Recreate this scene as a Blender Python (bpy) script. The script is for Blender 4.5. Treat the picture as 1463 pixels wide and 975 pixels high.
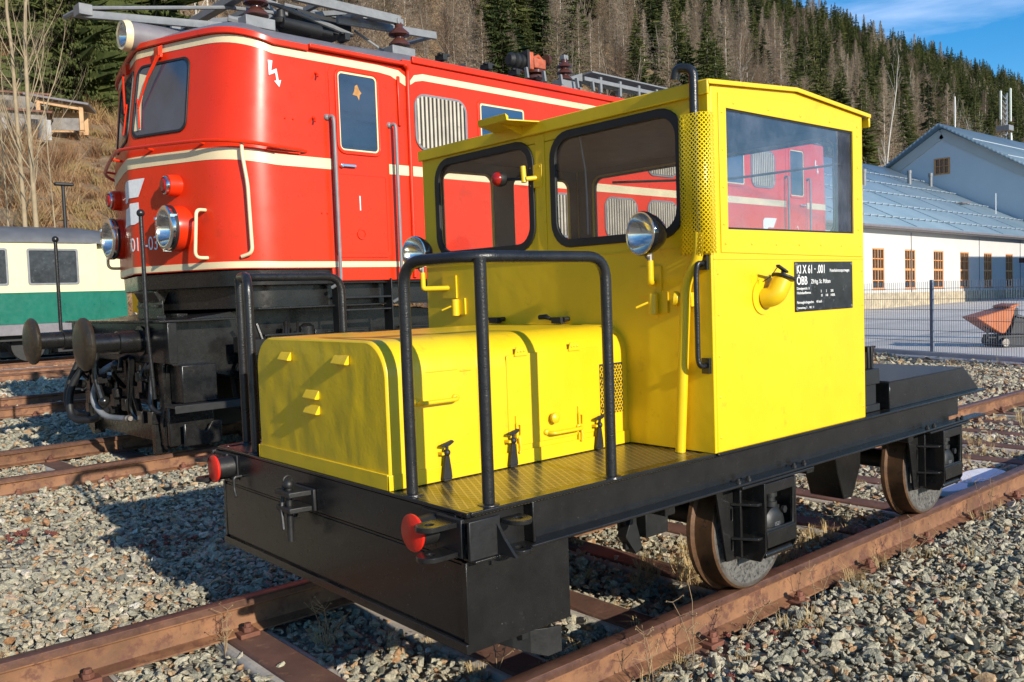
import bpy, bmesh, math, random
import numpy as np
from mathutils import Vector, Matrix, noise
from mathutils.geometry import tessellate_polygon
R = math.radians
random.seed(7); rng = np.random.default_rng(7)
for o in list(bpy.data.objects): bpy.data.objects.remove(o)
SC = bpy.context.scene
COL = SC.collection

# ------------------------------------------------------------------ camera
cd = bpy.data.cameras.new('camera'); cam = bpy.data.objects.new('camera', cd); COL.objects.link(cam)
cd.sensor_width = 36; cd.lens = 1249.44/1463*36; cd.clip_start = .05; cd.clip_end = 4000
_r = Vector((.75450425, -.6553558, -.03510132)); _u = Vector((.06235772, .01834435, .99788526)); _f = Vector((.65332599, .75509751, -.05470739))
M = Matrix((_r, _u, -_f)).transposed().to_4x4(); M.translation = Vector((-1.57844, -2.96626, 1.31209)); cam.matrix_world = M
SC.camera = cam
CAMP = Vector((-1.57844, -2.96626, 1.31209))

# ------------------------------------------------------------------ sky, sun, exposure
SUN = Vector((-.068, -1, .375)).normalized()
w = bpy.data.worlds.new('World'); SC.world = w; w.use_nodes = True
nt = w.node_tree; nt.nodes.clear()
sky = nt.nodes.new('ShaderNodeTexSky'); sky.sky_type = 'NISHITA'; sky.sun_disc = False
sky.sun_elevation = math.asin(SUN.z); sky.sun_rotation = math.atan2(SUN.x, SUN.y)
sky.altitude = 900; sky.air_density = 1.0; sky.dust_density = .35; sky.ozone_density = 2.6
hs = nt.nodes.new('ShaderNodeHueSaturation'); hs.inputs['Saturation'].default_value = 1.42; hs.inputs['Value'].default_value = 1.0
tc = nt.nodes.new('ShaderNodeTexCoord'); mp = nt.nodes.new('ShaderNodeMapping'); mp.vector_type = 'POINT'
mp.inputs['Rotation'].default_value = (R(6), R(-9), R(-25)); mp.inputs['Scale'].default_value = (2.2, 2.2, 17)
cn = nt.nodes.new('ShaderNodeTexNoise'); cn.inputs['Scale'].default_value = 1.15; cn.inputs['Detail'].default_value = 7; cn.inputs['Roughness'].default_value = .55; cn.inputs['Distortion'].default_value = .5
cr = nt.nodes.new('ShaderNodeValToRGB'); cr.color_ramp.elements[0].position = .50; cr.color_ramp.elements[1].position = .78
cr.color_ramp.elements[1].color = (.62, .62, .62, 1)
mx = nt.nodes.new('ShaderNodeMix'); mx.data_type = 'RGBA'; mx.inputs['B'].default_value = (4.6, 5.6, 7.6, 1)
bg = nt.nodes.new('ShaderNodeBackground'); bg.inputs['Strength'].default_value = .14
wo = nt.nodes.new('ShaderNodeOutputWorld')
L = nt.links.new
L(sky.outputs[0], hs.inputs['Color']); L(tc.outputs['Generated'], mp.inputs['Vector']); L(mp.outputs[0], cn.inputs['Vector'])
L(cn.outputs[0], cr.inputs[0]); L(cr.outputs[0], mx.inputs['Factor']); L(hs.outputs[0], mx.inputs['A']); L(mx.outputs['Result'], bg.inputs['Color']); L(bg.outputs[0], wo.inputs[0])
sl = bpy.data.lights.new('sun', 'SUN'); sl.energy = 4.6; sl.angle = R(.5); sl.color = (1, .925, .80)
so = bpy.data.objects.new('sun', sl); COL.objects.link(so); so.rotation_euler = (-SUN).to_track_quat('-Z', 'Y').to_euler(); so.location = (0, -30, 20)
SC.view_settings.view_transform = 'Standard'; SC.view_settings.look = 'None'; SC.view_settings.exposure = .40; SC.view_settings.gamma = 1
SC.view_settings.use_curve_mapping = False
SC.render.engine = 'CYCLES'

# ------------------------------------------------------------------ materials
MATS = {}
def srgb(r, g, b):
    f = lambda c: (c/255/12.92) if c/255 <= .04045 else ((c/255+.055)/1.055)**2.4
    return (f(r), f(g), f(b), 1)
def newmat(name):
    m = bpy.data.materials.new(name); m.use_nodes = True
    n = m.node_tree.nodes; b = n['Principled BSDF']; MATS[name] = m
    return m, m.node_tree, b
def nd(t, kind, **kw):
    n = t.nodes.new(kind)
    for k, v in kw.items():
        if k in n.inputs: n.inputs[k].default_value = v
        else: setattr(n, k, v)
    return n
def ramp(t, src, stops):
    r = t.nodes.new('ShaderNodeValToRGB'); e = r.color_ramp.elements
    while len(e) < len(stops): e.new(.5)
    for i, (p, c) in enumerate(stops):
        e[i].position = p; e[i].color = c if len(c) == 4 else (*c, 1)
    t.links.new(src, r.inputs[0]); return r
def coords(t, scale=None, kind='Object'):
    c = t.nodes.new('ShaderNodeTexCoord')
    if scale is None: return c.outputs[kind]
    m = t.nodes.new('ShaderNodeMapping'); m.inputs['Scale'].default_value = scale
    t.links.new(c.outputs[kind], m.inputs['Vector']); return m.outputs[0]
def mixc(t, fac, a, b, blend='MIX'):
    m = t.nodes.new('ShaderNodeMix'); m.data_type = 'RGBA'; m.blend_type = blend
    for s, k in ((fac, 'Factor'), (a, 'A'), (b, 'B')):
        if hasattr(s, 'is_output'): t.links.new(s, m.inputs[k])
        elif s is not None: m.inputs[k].default_value = s if k == 'Factor' else (s if len(s) == 4 else (*s, 1))
    return m.outputs['Result']
def bump(t, b, src, strength, dist=.01, prev=None):
    n = t.nodes.new('ShaderNodeBump'); n.inputs['Strength'].default_value = strength; n.inputs['Distance'].default_value = dist
    t.links.new(src, n.inputs['Height'])
    if prev is not None: t.links.new(prev, n.inputs['Normal'])
    t.links.new(n.outputs[0], b.inputs['Normal']); return n.outputs[0]
def paint(name, col, rough=.35, var=.1, scale=6, bmp=.05, bscale=60, metallic=0, spots=None, spot_amt=.0, coat=0, rvar=.12, ior=1.5):
    m, t, b = newmat(name); v = coords(t)
    n1 = nd(t, 'ShaderNodeTexNoise', Scale=scale, Detail=6, Roughness=.6); t.links.new(v, n1.inputs['Vector'])
    d = tuple(c*(1-var) for c in col[:3]); l = tuple(min(1, c*(1+var)) for c in col[:3])
    c = ramp(t, n1.outputs[0], [(.3, d), (.7, l)]).outputs[0]
    if spots is not None:
        n2 = nd(t, 'ShaderNodeTexNoise', Scale=scale*2.7, Detail=8, Roughness=.72); t.links.new(v, n2.inputs['Vector'])
        f = ramp(t, n2.outputs[0], [(1-spot_amt-.06, (0, 0, 0)), (1-spot_amt+.04, (1, 1, 1))]).outputs[0]
        c = mixc(t, f, c, spots)
    t.links.new(c, b.inputs['Base Color'])
    n3 = nd(t, 'ShaderNodeTexNoise', Scale=scale*4, Detail=5); t.links.new(v, n3.inputs['Vector'])
    rr = nd(t, 'ShaderNodeMapRange'); rr.inputs['To Min'].default_value = max(.02, rough-rvar); rr.inputs['To Max'].default_value = min(1, rough+rvar)
    t.links.new(n3.outputs[0], rr.inputs['Value']); t.links.new(rr.outputs[0], b.inputs['Roughness'])
    b.inputs['Metallic'].default_value = metallic; b.inputs['Coat Weight'].default_value = coat; b.inputs['IOR'].default_value = ior
    if bmp:
        n4 = nd(t, 'ShaderNodeTexNoise', Scale=bscale, Detail=4); t.links.new(v, n4.inputs['Vector']); bump(t, b, n4.outputs[0], bmp, .004)
    return m
YEL = paint('yellow_paint', (.755, .495, .009), .34, .05, 3, .10, 26, spots=(.60, .385, .012), spot_amt=.34, rvar=.12)
m = YEL; t = m.node_tree; b = t.nodes['Principled BSDF']
# hammered sheet metal: broad dents over fine orange peel
v = coords(t); nA = nd(t, 'ShaderNodeTexNoise', Scale=7, Detail=2); t.links.new(v, nA.inputs['Vector'])
bump(t, b, nA.outputs[0], .16, .02, prev=b.inputs['Normal'].links[0].from_socket)
DENT = paint('dented_yellow_paint', (.755, .495, .009), .30, .06, 3, .22, 70, rvar=.1)
t = DENT.node_tree; b = t.nodes['Principled BSDF']; v = coords(t, (1, 1, .45))
nA = nd(t, 'ShaderNodeTexNoise', Scale=5, Detail=2, Distortion=.4); t.links.new(v, nA.inputs['Vector'])
bump(t, b, nA.outputs[0], .34, .02, prev=b.inputs['Normal'].links[0].from_socket)
BLK = paint('black_paint', (.013, .0125, .012), .24, .25, 8, .12, 120, rvar=.1, spots=(.03, .028, .025), spot_amt=.3)
def speckle(m, col, amt):
    t = m.node_tree; b = t.nodes['Principled BSDF']; src = b.inputs['Base Color'].links[0].from_socket; v = coords(t)
    vo = nd(t, 'ShaderNodeTexVoronoi', Scale=70, Randomness=1.0); t.links.new(v, vo.inputs['Vector']); r1 = ramp(t, vo.outputs['Distance'], [(.0, (1,)*3), (.06, (1,)*3), (.11, (0, 0, 0))])
    sp_ = t.nodes.new('ShaderNodeSeparateColor'); t.links.new(vo.outputs['Color'], sp_.inputs[0]); r2 = ramp(t, sp_.outputs[0], [(1-amt-.01, (0, 0, 0)), (1-amt, (1,)*3)])
    f = mixc(t, 1.0, r1.outputs[0], r2.outputs[0], 'MULTIPLY'); n = nd(t, 'ShaderNodeTexNoise', Scale=4, Detail=4); t.links.new(v, n.inputs['Vector'])
    f = mixc(t, 1.0, f, ramp(t, n.outputs[0], [(.45, (0, 0, 0)), (.65, (1,)*3)]).outputs[0], 'MULTIPLY')
    t.links.new(mixc(t, f, src, col), b.inputs['Base Color'])
speckle(BLK, (.22, .21, .19), .28)
BLKM = paint('dull_black_paint', (.012, .012, .012), .48, .3, 8, .15, 90, spots=(.04, .035, .028), spot_amt=.33)
PIPE = paint('black_pipe_paint', (.014, .014, .015), .30, .3, 10, .3, 180)
GBLK = paint('gloss_black_enamel', (.006, .006, .007), .1, .2, 8, .02, 60, rvar=.04)
RUB = paint('black_rubber', (.012, .012, .012), .55, .2, 20, .05, 150)
RED = paint('red_paint', (.66, .030, .0045), .30, .07, 1.6, .06, 9, rvar=.1, spots=(.55, .030, .006), spot_amt=.36, ior=1.42)
REDP = paint('red_disc_paint', (.72, .022, .01), .4, .08, 20, .1, 80)
CRM = paint('cream_paint', (.74, .60, .36), .35, .06, 5, .05, 40)
WHT = paint('white_lettering', (.78, .77, .74), .45, .08, 30, .05, 80)
GREY = paint('grey_roof_paint', (.17, .155, .165), .42, .15, 4, .06, 30, spots=(.1, .085, .08), spot_amt=.33)
GRYM = paint('grey_steel_paint', (.19, .195, .20), .42, .15, 9, .06, 60)
BRN = paint('brown_porcelain', (.075, .026, .017), .14, .15, 9, 0)
CHR = paint('chrome', (.75, .74, .70), .14, .05, 20, .05, 60, metallic=1)
STL = paint('worn_steel', (.30, .27, .24), .38, .25, 14, .1, 90, metallic=.8, spots=(.10, .06, .04), spot_amt=.36)
TYRE = paint('rust_brown_tread', (.11, .055, .025), .5, .3, 12, .15, 90, metallic=.3, spots=(.045, .03, .02), spot_amt=.4)
WHEELF = paint('dirty_wheel_face', (.13, .125, .115), .6, .3, 26, .3, 120, spots=(.035, .033, .03), spot_amt=.45)
RUST = paint('rust', (.20, .093, .042), .75, .45, 5, .3, 70, spots=(.12, .047, .026), spot_amt=.44, rvar=.15)
RUSTD = paint('dark_rust', (.15, .055, .032), .75, .35, 6, .3, 60, spots=(.20, .085, .035), spot_amt=.35)
RAILTOP = paint('rail_head_rust', (.125, .060, .040), .45, .3, 12, .15, 80, metallic=.25, spots=(.20, .085, .04), spot_amt=.38)
CONC = paint('concrete', (.44, .39, .32), .85, .2, 10, .4, 70)
YELD = paint('latch_yellow', (.755, .495, .009), .4, .05, 8, .05, 50)
REDL = paint('red_lens', (.32, .012, .01), .12, .1, 30, .1, 60)
GREEN = paint('green_coach_paint', (.003, .125, .082), .32, .1, 2, .05, 10)
CCRM = paint('cream_coach_paint', (.70, .61, .36), .4, .05, 2, .03, 20)
GALV = paint('galvanised_steel', (.24, .28, .34), .45, .15, 8, .05, 60, metallic=.4)
ORG = paint('orange_plastic', (.45, .115, .022), .45, .12, 6, .05, 30)
PLATE = paint('black_enamel_plate', (.014, .015, .019), .22, .5, 12, .05, 60, spots=(.06, .065, .075), spot_amt=.36)

def glass(name, tint=(.9, .92, .94), refl=1.0, dirt=.06, dirtcol=(.5, .45, .4), f0=.045):
    m, t, b = newmat(name); t.nodes.remove(b)
    out = t.nodes['Material Output']
    tr = nd(t, 'ShaderNodeBsdfTransparent', Color=(*tint, 1)); gl = nd(t, 'ShaderNodeBsdfGlossy', Roughness=.012, Color=(refl, refl, refl, 1))
    lw = nd(t, 'ShaderNodeLayerWeight', Blend=.5); pw = nd(t, 'ShaderNodeMath', operation='POWER'); pw.inputs[1].default_value = 5.0; t.links.new(lw.outputs['Facing'], pw.inputs[0])
    fr = nd(t, 'ShaderNodeMapRange'); fr.inputs['To Min'].default_value = f0; fr.inputs['To Max'].default_value = 1.0; t.links.new(pw.outputs[0], fr.inputs['Value']); mx = nd(t, 'ShaderNodeMixShader'); t.links.new(fr.outputs[0], mx.inputs[0]); t.links.new(tr.outputs[0], mx.inputs[1]); t.links.new(gl.outputs[0], mx.inputs[2])
    df = nd(t, 'ShaderNodeBsdfDiffuse', Color=(*dirtcol, 1)); mx2 = nd(t, 'ShaderNodeMixShader')
    n1 = nd(t, 'ShaderNodeTexNoise', Scale=5, Detail=8, Roughness=.7); t.links.new(coords(t), n1.inputs['Vector'])
    r = ramp(t, n1.outputs[0], [(.4, (dirt*.4,)*3), (.75, (dirt*1.8,)*3)])
    t.links.new(r.outputs[0], mx2.inputs[0]); t.links.new(mx.outputs[0], mx2.inputs[1]); t.links.new(df.outputs[0], mx2.inputs[2]); t.links.new(mx2.outputs[0], out.inputs[0])
    return m
GLASS = glass('cab_glass', (.93, .94, .95), 1.0, .035)
SGLASS = glass('side_window_glass', (.90, .92, .95), 1.0, .075, (.42, .46, .55), .075)  # bluish tint of the dirt also paints in the reflected sky veil
LENS = glass('lamp_glass', (.96, .97, .97), 1.0, .07, (.7, .7, .68))
DGL = paint('dark_window_glass', (.022, .035, .058), .05, .3, 2, .02, 3, rvar=.03, ior=1.9, spots=(.06, .075, .10), spot_amt=.3)
BGL = paint('sky_tinted_window_glass', (.018, .045, .10), .04, .15, 2, .015, 2, rvar=.02, ior=2.1)  # blue base colour paints in the sky mirrored by the panes
CGL = paint('dusty_window_glass', (.035, .04, .042), .22, .4, 3, .02, 8, ior=1.6, spots=(.09, .095, .09), spot_amt=.36)

# ------------------------------------------------------------------ mesh tools
class MB:
    def __init__(s): s.v = []; s.f = []; s.sm = []
    def add(s, verts, faces, smooth=False):
        k = len(s.v); s.v.extend([tuple(p) for p in verts])
        for f in faces: s.f.append(tuple(i+k for i in f)); s.sm.append(smooth)
        return s
    def box(s, x0, x1, y0, y1, z0, z1):
        x0, x1 = sorted((x0, x1)); y0, y1 = sorted((y0, y1)); z0, z1 = sorted((z0, z1))
        return s.add([(x0,y0,z0),(x1,y0,z0),(x1,y1,z0),(x0,y1,z0),(x0,y0,z1),(x1,y0,z1),(x1,y1,z1),(x0,y1,z1)],
                     [(3,2,1,0),(4,5,6,7),(0,1,5,4),(1,2,6,5),(2,3,7,6),(3,0,4,7)])
    def obox(s, c, ax, ay, az):
        """box at centre c with half-axis vectors"""
        c, ax, ay, az = map(Vector, (c, ax, ay, az))
        P = [c+i*ax+j*ay+k*az for k in (-1, 1) for j in (-1, 1) for i in (-1, 1)]
        return s.add(P, [(1,0,2,3),(4,5,7,6),(0,1,5,4),(1,3,7,5),(3,2,6,7),(2,0,4,6)])
    def bar(s, a, b, w, h, up=(0, 0, 1)):
        a, b = Vector(a), Vector(b); d = b-a; L = d.length; d.normalize(); u = Vector(up); x = d.cross(u)
        if x.length < 1e-4: x = d.cross(Vector((1, 0, 0)))
        x.normalize(); y = x.cross(d)
        return s.obox((a+b)/2, d*L/2, x*w/2, y*h/2)
    def tube(s, pts, r, n=10, cap=True, closed=False):
        pts = [Vector(p) for p in pts]; rs = r if isinstance(r, (list, tuple)) else [r]*len(pts)
        N = len(pts); T = []
        for i in range(N):
            a = pts[i-1] if (i or closed) else pts[i]; b = pts[(i+1) % N] if (i < N-1 or closed) else pts[i]
            T.append((b-a).normalized())
        up = Vector((0, 0, 1)) if abs(T[0].z) < .9 else Vector((1, 0, 0))
        x = T[0].cross(up).normalized(); V = []
        for i in range(N):
            x = (x - T[i]*x.dot(T[i])); x.normalize(); y = T[i].cross(x)
            for k in range(n):
                a = 2*math.pi*k/n; V.append(pts[i]+(x*math.cos(a)+y*math.sin(a))*rs[i])
        F = []
        for i in range(N if closed else N-1):
            j = (i+1) % N
            for k in range(n): F.append((i*n+k, i*n+(k+1) % n, j*n+(k+1) % n, j*n+k))
        s.add(V, F, True)
        if cap and not closed:
            s.add(V[:n], [tuple(range(n-1, -1, -1))]); s.add(V[-n:], [tuple(range(n))])
        return s
    def lathe(s, prof, o, axis, n=28, cap=True):
        """prof: list of (distance along axis, radius)"""
        o = Vector(o); d = Vector(axis).normalized(); up = Vector((0, 0, 1)) if abs(d.z) < .9 else Vector((1, 0, 0))
        x = d.cross(up).normalized(); y = d.cross(x); V = []
        for h, r in prof:
            for k in range(n):
                a = 2*math.pi*k/n; V.append(o+d*h+(x*math.cos(a)+y*math.sin(a))*r)
        F = [(i*n+k, i*n+(k+1) % n, (i+1)*n+(k+1) % n, (i+1)*n+k) for i in range(len(prof)-1) for k in range(n)]
        s.add(V, F, True)
        if cap:
            s.add(V[:n], [tuple(range(n-1, -1, -1))]); s.add(V[-n:], [tuple(range(n))])
        return s
    def sphere(s, c, r, n=14, sq=(1, 1, 1)):
        c = Vector(c); V = []; F = []; m = n//2
        for i in range(m+1):
            a = math.pi*i/m
            for k in range(n):
                b = 2*math.pi*k/n; V.append(c+Vector((r*sq[0]*math.sin(a)*math.cos(b), r*sq[1]*math.sin(a)*math.sin(b), r*sq[2]*math.cos(a))))
        for i in range(m):
            for k in range(n): F.append((i*n+k, (i+1)*n+k, (i+1)*n+(k+1) % n, i*n+(k+1) % n))
        return s.add(V, F, True)
    def plate(s, outer, holes, fn, w0, w1):
        """flat plate with holes: 2D loops (u,v), fn(u,v,w)->3D, between depths w0 and w1"""
        loops = [outer]+list(holes); tri = tessellate_polygon([[Vector((u, v, 0)) for u, v in l] for l in loops])
        flat = [p for l in loops for p in l]; n = len(flat)
        V = [fn(u, v, w0) for u, v in flat]+[fn(u, v, w1) for u, v in flat]
        F = [tuple(t) for t in tri]+[tuple(i+n for i in reversed(t)) for t in tri]; k = 0
        for l in loops:
            m = len(l)
            for i in range(m): a, b = k+i, k+(i+1) % m; F.append((a, b, b+n, a+n))
            k += m
        return s.add(V, F)
    def ring(s, outer, inner, fn, w0, w1):
        """frame between two loops with equal point counts, follows a curved fn"""
        n = len(outer); V = [fn(u, v, w) for w in (w0, w1) for l in (outer, inner) for u, v in l]; F = []
        for i in range(n):
            j = (i+1) % n; a, b, c, d = 0, n, 2*n, 3*n
            F += [(a+i, b+i, b+j, a+j), (c+i, c+j, d+j, d+i), (a+i, a+j, c+j, c+i), (b+i, d+i, d+j, b+j)]
        return s.add(V, F)
    def pane(s, loop, fn, w, rings=6):
        """pane following a curved fn, concentric rings to its centre"""
        n = len(loop); cu = sum(p[0] for p in loop)/n; cv = sum(p[1] for p in loop)/n; V = []; F = []
        for k in range(rings):
            f = 1-k/rings
            for u, v in loop: V.append(fn(cu+(u-cu)*f, cv+(v-cv)*f, w))
        V.append(fn(cu, cv, w))
        for k in range(rings-1):
            for i in range(n): F.append((k*n+i, k*n+(i+1) % n, (k+1)*n+(i+1) % n, (k+1)*n+i))
        for i in range(n): F.append(((rings-1)*n+i, (rings-1)*n+(i+1) % n, rings*n))
        return s.add(V, F, True)
    def sheet(s, poly, fn, w, mx=.04):
        """thin flat marking cut fine enough to follow a curved fn"""
        tr = [tuple(poly[i] for i in t_) for t_ in tessellate_polygon([[Vector((u, v, 0)) for u, v in poly]])]; out = []
        while tr:
            t_ = tr.pop(); L_ = [math.dist(t_[i], t_[(i+1) % 3]) for i in range(3)]; i = L_.index(max(L_))
            if L_[i] < mx: out.append(t_); continue
            a, b, c = t_[i], t_[(i+1) % 3], t_[(i+2) % 3]; m_ = ((a[0]+b[0])/2, (a[1]+b[1])/2); tr += [(a, m_, c), (m_, b, c)]
        for t_ in out: s.add([fn(u, v, w) for u, v in t_], [(0, 1, 2)])
        return s
    def prism(s, poly, fn, w0, w1): return s.plate(poly, [], fn, w0, w1)
    def build_parts(s, name, mat, parent=None, **k):
        """every connected piece becomes a part of its own"""
        p = list(range(len(s.v)))
        def find(i):
            while p[i] != i: p[i] = p[p[i]]; i = p[i]
            return i
        key = {}
        for i, q in enumerate(s.v):
            r = (round(q[0], 5), round(q[1], 5), round(q[2], 5))
            if r in key: p[find(i)] = find(key[r])
            else: key[r] = i
        for f in s.f:
            for i in f[1:]: p[find(i)] = find(f[0])
        g = {}
        for f in s.f: g.setdefault(find(f[0]), []).append(f)
        out = []
        for fs in g.values():
            m = MB(); ids = sorted({i for f in fs for i in f}); mp = {i: k2 for k2, i in enumerate(ids)}
            m.add([s.v[i] for i in ids], [tuple(mp[i] for i in f) for f in fs]); out.append(m.build(name, mat, parent, **k))
        return out
    def build(s, name, mat, parent=None, bev=0, ang=40, seg=2, fix=True, smooth=True):
        me = bpy.data.meshes.new(name); me.from_pydata(s.v, [], s.f); 
        if fix:
            bm = bmesh.new(); bm.from_mesh(me)
            bmesh.ops.remove_doubles(bm, verts=bm.verts, dist=1e-5)
            bmesh.ops.recalc_face_normals(bm, faces=bm.faces); bm.to_mesh(me); bm.free()
        o = bpy.data.objects.new(name, me); COL.objects.link(o)
        if mat: me.materials.append(mat)
        if smooth:
            me.polygons.foreach_set('use_smooth', [True]*len(me.polygons)); me.set_sharp_from_angle(angle=R(ang))
        if bev:
            md = o.modifiers.new('bevel', 'BEVEL'); md.width = bev; md.segments = seg; md.limit_method = 'ANGLE'; md.angle_limit = R(50); md.harden_normals = False
        if parent: o.parent = parent
        return o
def rrect(x0, x1, y0, y1, r, n=6):
    P = []
    for cx, cy, a0 in ((x1-r, y1-r, 0), (x0+r, y1-r, 90), (x0+r, y0+r, 180), (x1-r, y0+r, 270)):
        for k in range(n+1): a = R(a0+90*k/n); P.append((cx+r*math.cos(a), cy+r*math.sin(a)))
    return P
def fillet(pts, r, n=6, closed=False):
    pts = [Vector(p) for p in pts]; N = len(pts); out = []
    for i, p in enumerate(pts):
        if not closed and i in (0, N-1): out.append(p); continue
        a = pts[i-1]-p; b = pts[(i+1) % N]-p; la, lb = a.length, b.length; a.normalize(); b.normalize()
        d = min(r, la*.48, lb*.48)
        for k in range(n+1):
            t = k/n; out.append((1-t)**2*(p+a*d)+2*t*(1-t)*p+t*t*(p+b*d))
    return out
def XP(x): return lambda u, v, w: (x+w, u, v)          # plane facing X: u=y v=z
def YP(y): return lambda u, v, w: (u, y+w, v)          # plane facing Y: u=x v=z
def ZP(z): return lambda u, v, w: (u, v, z+w)
def thing(name, label, cat, loc=(0, 0, 0), rotz=0, group=None):
    o = bpy.data.objects.new(name, None); COL.objects.link(o); o.location = loc; o.rotation_euler = (0, 0, rotz)
    o.empty_display_size = .2; o['label'] = label; o['category'] = cat
    if group: o['group'] = group
    return o
def tag(o, label=None, cat=None, group=None, kind=None):
    for k, v in (('label', label), ('category', cat), ('group', group), ('kind', kind)):
        if v: o[k] = v
    return o
def struct(o): o['kind'] = 'structure'; return o
def copy_tree(o, parent=None):
    c = o.copy(); COL.objects.link(c)
    if parent: c.parent = parent
    for ch in list(o.children): copy_tree(ch, c)
    return c
def text_mesh(name, body, size, fn, mat, parent, depth=.001, xs=1.0, align='LEFT', bold=0, spacing=1.0):
    """lettering: built-in font turned into a mesh, fn(u,v,w) places it"""
    cu = bpy.data.curves.new(name, 'FONT'); cu.body = body; cu.size = size; cu.align_x = align; cu.extrude = depth; cu.resolution_u = 3; cu.offset = bold; cu.space_character = spacing
    tmp = bpy.data.objects.new(name, cu); COL.objects.link(tmp)
    dg = bpy.context.evaluated_depsgraph_get(); me = bpy.data.meshes.new_from_object(tmp.evaluated_get(dg))
    bpy.data.objects.remove(tmp); bpy.data.curves.remove(cu)
    for vtx in me.vertices: vtx.co = Vector(fn(vtx.co.x*xs, vtx.co.y, vtx.co.z))
    me.materials.clear(); me.materials.append(mat); me.name = name
    o = bpy.data.objects.new(name, me); COL.objects.link(o); o.parent = parent
    return o
# ------------------------------------------------------------------ yellow rail trolley (track axis = X, rail top z = 0)
def tread_material(nm='tread_plate', dark=False):
    m, t, b = newmat(nm); hs_ = []
    for a in (28, -28):
        c = t.nodes.new('ShaderNodeTexCoord'); mp = t.nodes.new('ShaderNodeMapping'); mp.inputs['Rotation'].default_value = (0, 0, R(a))
        t.links.new(c.outputs['Object'], mp.inputs['Vector']); wv = nd(t, 'ShaderNodeTexWave', Scale=12.5); wv.wave_type = 'BANDS'; wv.bands_direction = 'X'
        t.links.new(mp.outputs[0], wv.inputs['Vector']); hs_.append(ramp(t, wv.outputs[0], [(.78, (0, 0, 0)), (.93, (1, 1, 1))]).outputs[0])
    mxx = nd(t, 'ShaderNodeMath', operation='MAXIMUM'); t.links.new(hs_[0], mxx.inputs[0]); t.links.new(hs_[1], mxx.inputs[1])
    n1 = nd(t, 'ShaderNodeTexNoise', Scale=9, Detail=6, Roughness=.7); t.links.new(coords(t), n1.inputs['Vector'])
    base = ramp(t, n1.outputs[0], [(.3, (.03, .026, .018)), (.62, (.055, .047, .03)), (.8, (.12, .10, .065))]).outputs[0]
    c = mixc(t, mxx.outputs[0], base, (.05, .045, .05) if dark else (.26, .21, .10))  # ridge colour has the yellow hood's reflection painted in
    if dark: c = mixc(t, .75, c, (.014, .012, .016))
    t.links.new(c, b.inputs['Base Color'])
    b.inputs['Roughness'].default_value = .30; b.inputs['Metallic'].default_value = 0 if dark else .45; b.inputs['IOR'].default_value = 1.5 if dark else 2.2; bump(t, b, mxx.outputs[0], 1 if dark else .35, .003)
    return m
TREAD = tread_material(); TREADB = tread_material('black_tread_plate', True)
def perforated_material():
    m, t, b = newmat('perforated_yellow'); out = t.nodes['Material Output']
    b.inputs['Base Color'].default_value = (.80, .565, .006, 1); b.inputs['Roughness'].default_value = .38
    u = t.nodes.new('ShaderNodeUVMap'); mp = t.nodes.new('ShaderNodeMapping'); mp.inputs['Rotation'].default_value = (0, 0, R(45)); s_ = 1/.0125
    mp.inputs['Scale'].default_value = (s_, s_, s_); t.links.new(u.outputs[0], mp.inputs['Vector']); sp = t.nodes.new('ShaderNodeSeparateXYZ'); t.links.new(mp.outputs[0], sp.inputs[0]); ds = []
    for k in 'XY':
        f = nd(t, 'ShaderNodeMath', operation='FRACT'); t.links.new(sp.outputs[k], f.inputs[0])
        s2 = nd(t, 'ShaderNodeMath', operation='SUBTRACT'); s2.inputs[1].default_value = .5; t.links.new(f.outputs[0], s2.inputs[0])
        a = nd(t, 'ShaderNodeMath', operation='ABSOLUTE'); t.links.new(s2.outputs[0], a.inputs[0]); ds.append(a)
    mx = nd(t, 'ShaderNodeMath', operation='MAXIMUM'); t.links.new(ds[0].outputs[0], mx.inputs[0]); t.links.new(ds[1].outputs[0], mx.inputs[1])
    lt = nd(t, 'ShaderNodeMath', operation='LESS_THAN'); lt.inputs[1].default_value = .335; t.links.new(mx.outputs[0], lt.inputs[0])
    tr = t.nodes.new('ShaderNodeBsdfTransparent'); ms = t.nodes.new('ShaderNodeMixShader'); t.links.new(lt.outputs[0], ms.inputs[0]); t.links.new(b.outputs[0], ms.inputs[1]); t.links.new(tr.outputs[0], ms.inputs[2]); t.links.new(ms.outputs[0], out.inputs[0])
    return m
PERF = perforated_material()

T = thing('rail_trolley', 'small yellow motor rail trolley on black underframe with open railed platforms', 'rail trolley', (0, 0, 0))
DK = .663
# underframe: deck, side channels, headstock
mb = MB(); mb.box(.012, 1.21, -.925, .925, DK-.016, DK-.004); mb.build('tread_deck', TREAD, T, .002)
fr = MB()
for s in (-1, 1):
    fr.box(.0, 3.44, s*.868, s*.880, .51, .658)                       # web
    fr.box(.0, 1.21, s*.880, s*.931, .650, .6635)                     # deck edge angle
    fr.box(1.21, 3.80, s*.8805, s*.942, .652, .664)                   # top flange
    fr.box(.0, 3.79, s*.8805, s*.942, .507, .518)                     # bottom flange
    fr.box(.25, .262, s*.88, s*.925, .518, .65); 
    fr.box(1.36, 1.90, s*.85, s*.946, .494, .506); fr.box(3.06, 3.56, s*.85, s*.946, .494, .506)
    fr.box(3.44, 3.60, s*.60, s*.865, .53, .645)
    fr.box(.20, 3.30, s*.52, s*.56, .42, .60)
for x in (1.0, 2.0, 3.0): fr.box(x-.03, x+.03, -.868, .868, .45, .60)
fr.box(1.21, 3.44, -.868, .868, .645, .655)
fr.box(3.405, 3.44, -.868, .868, .48, .645)
fr.build('underframe', BLK, T, .003)
bolt = MB()
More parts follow.
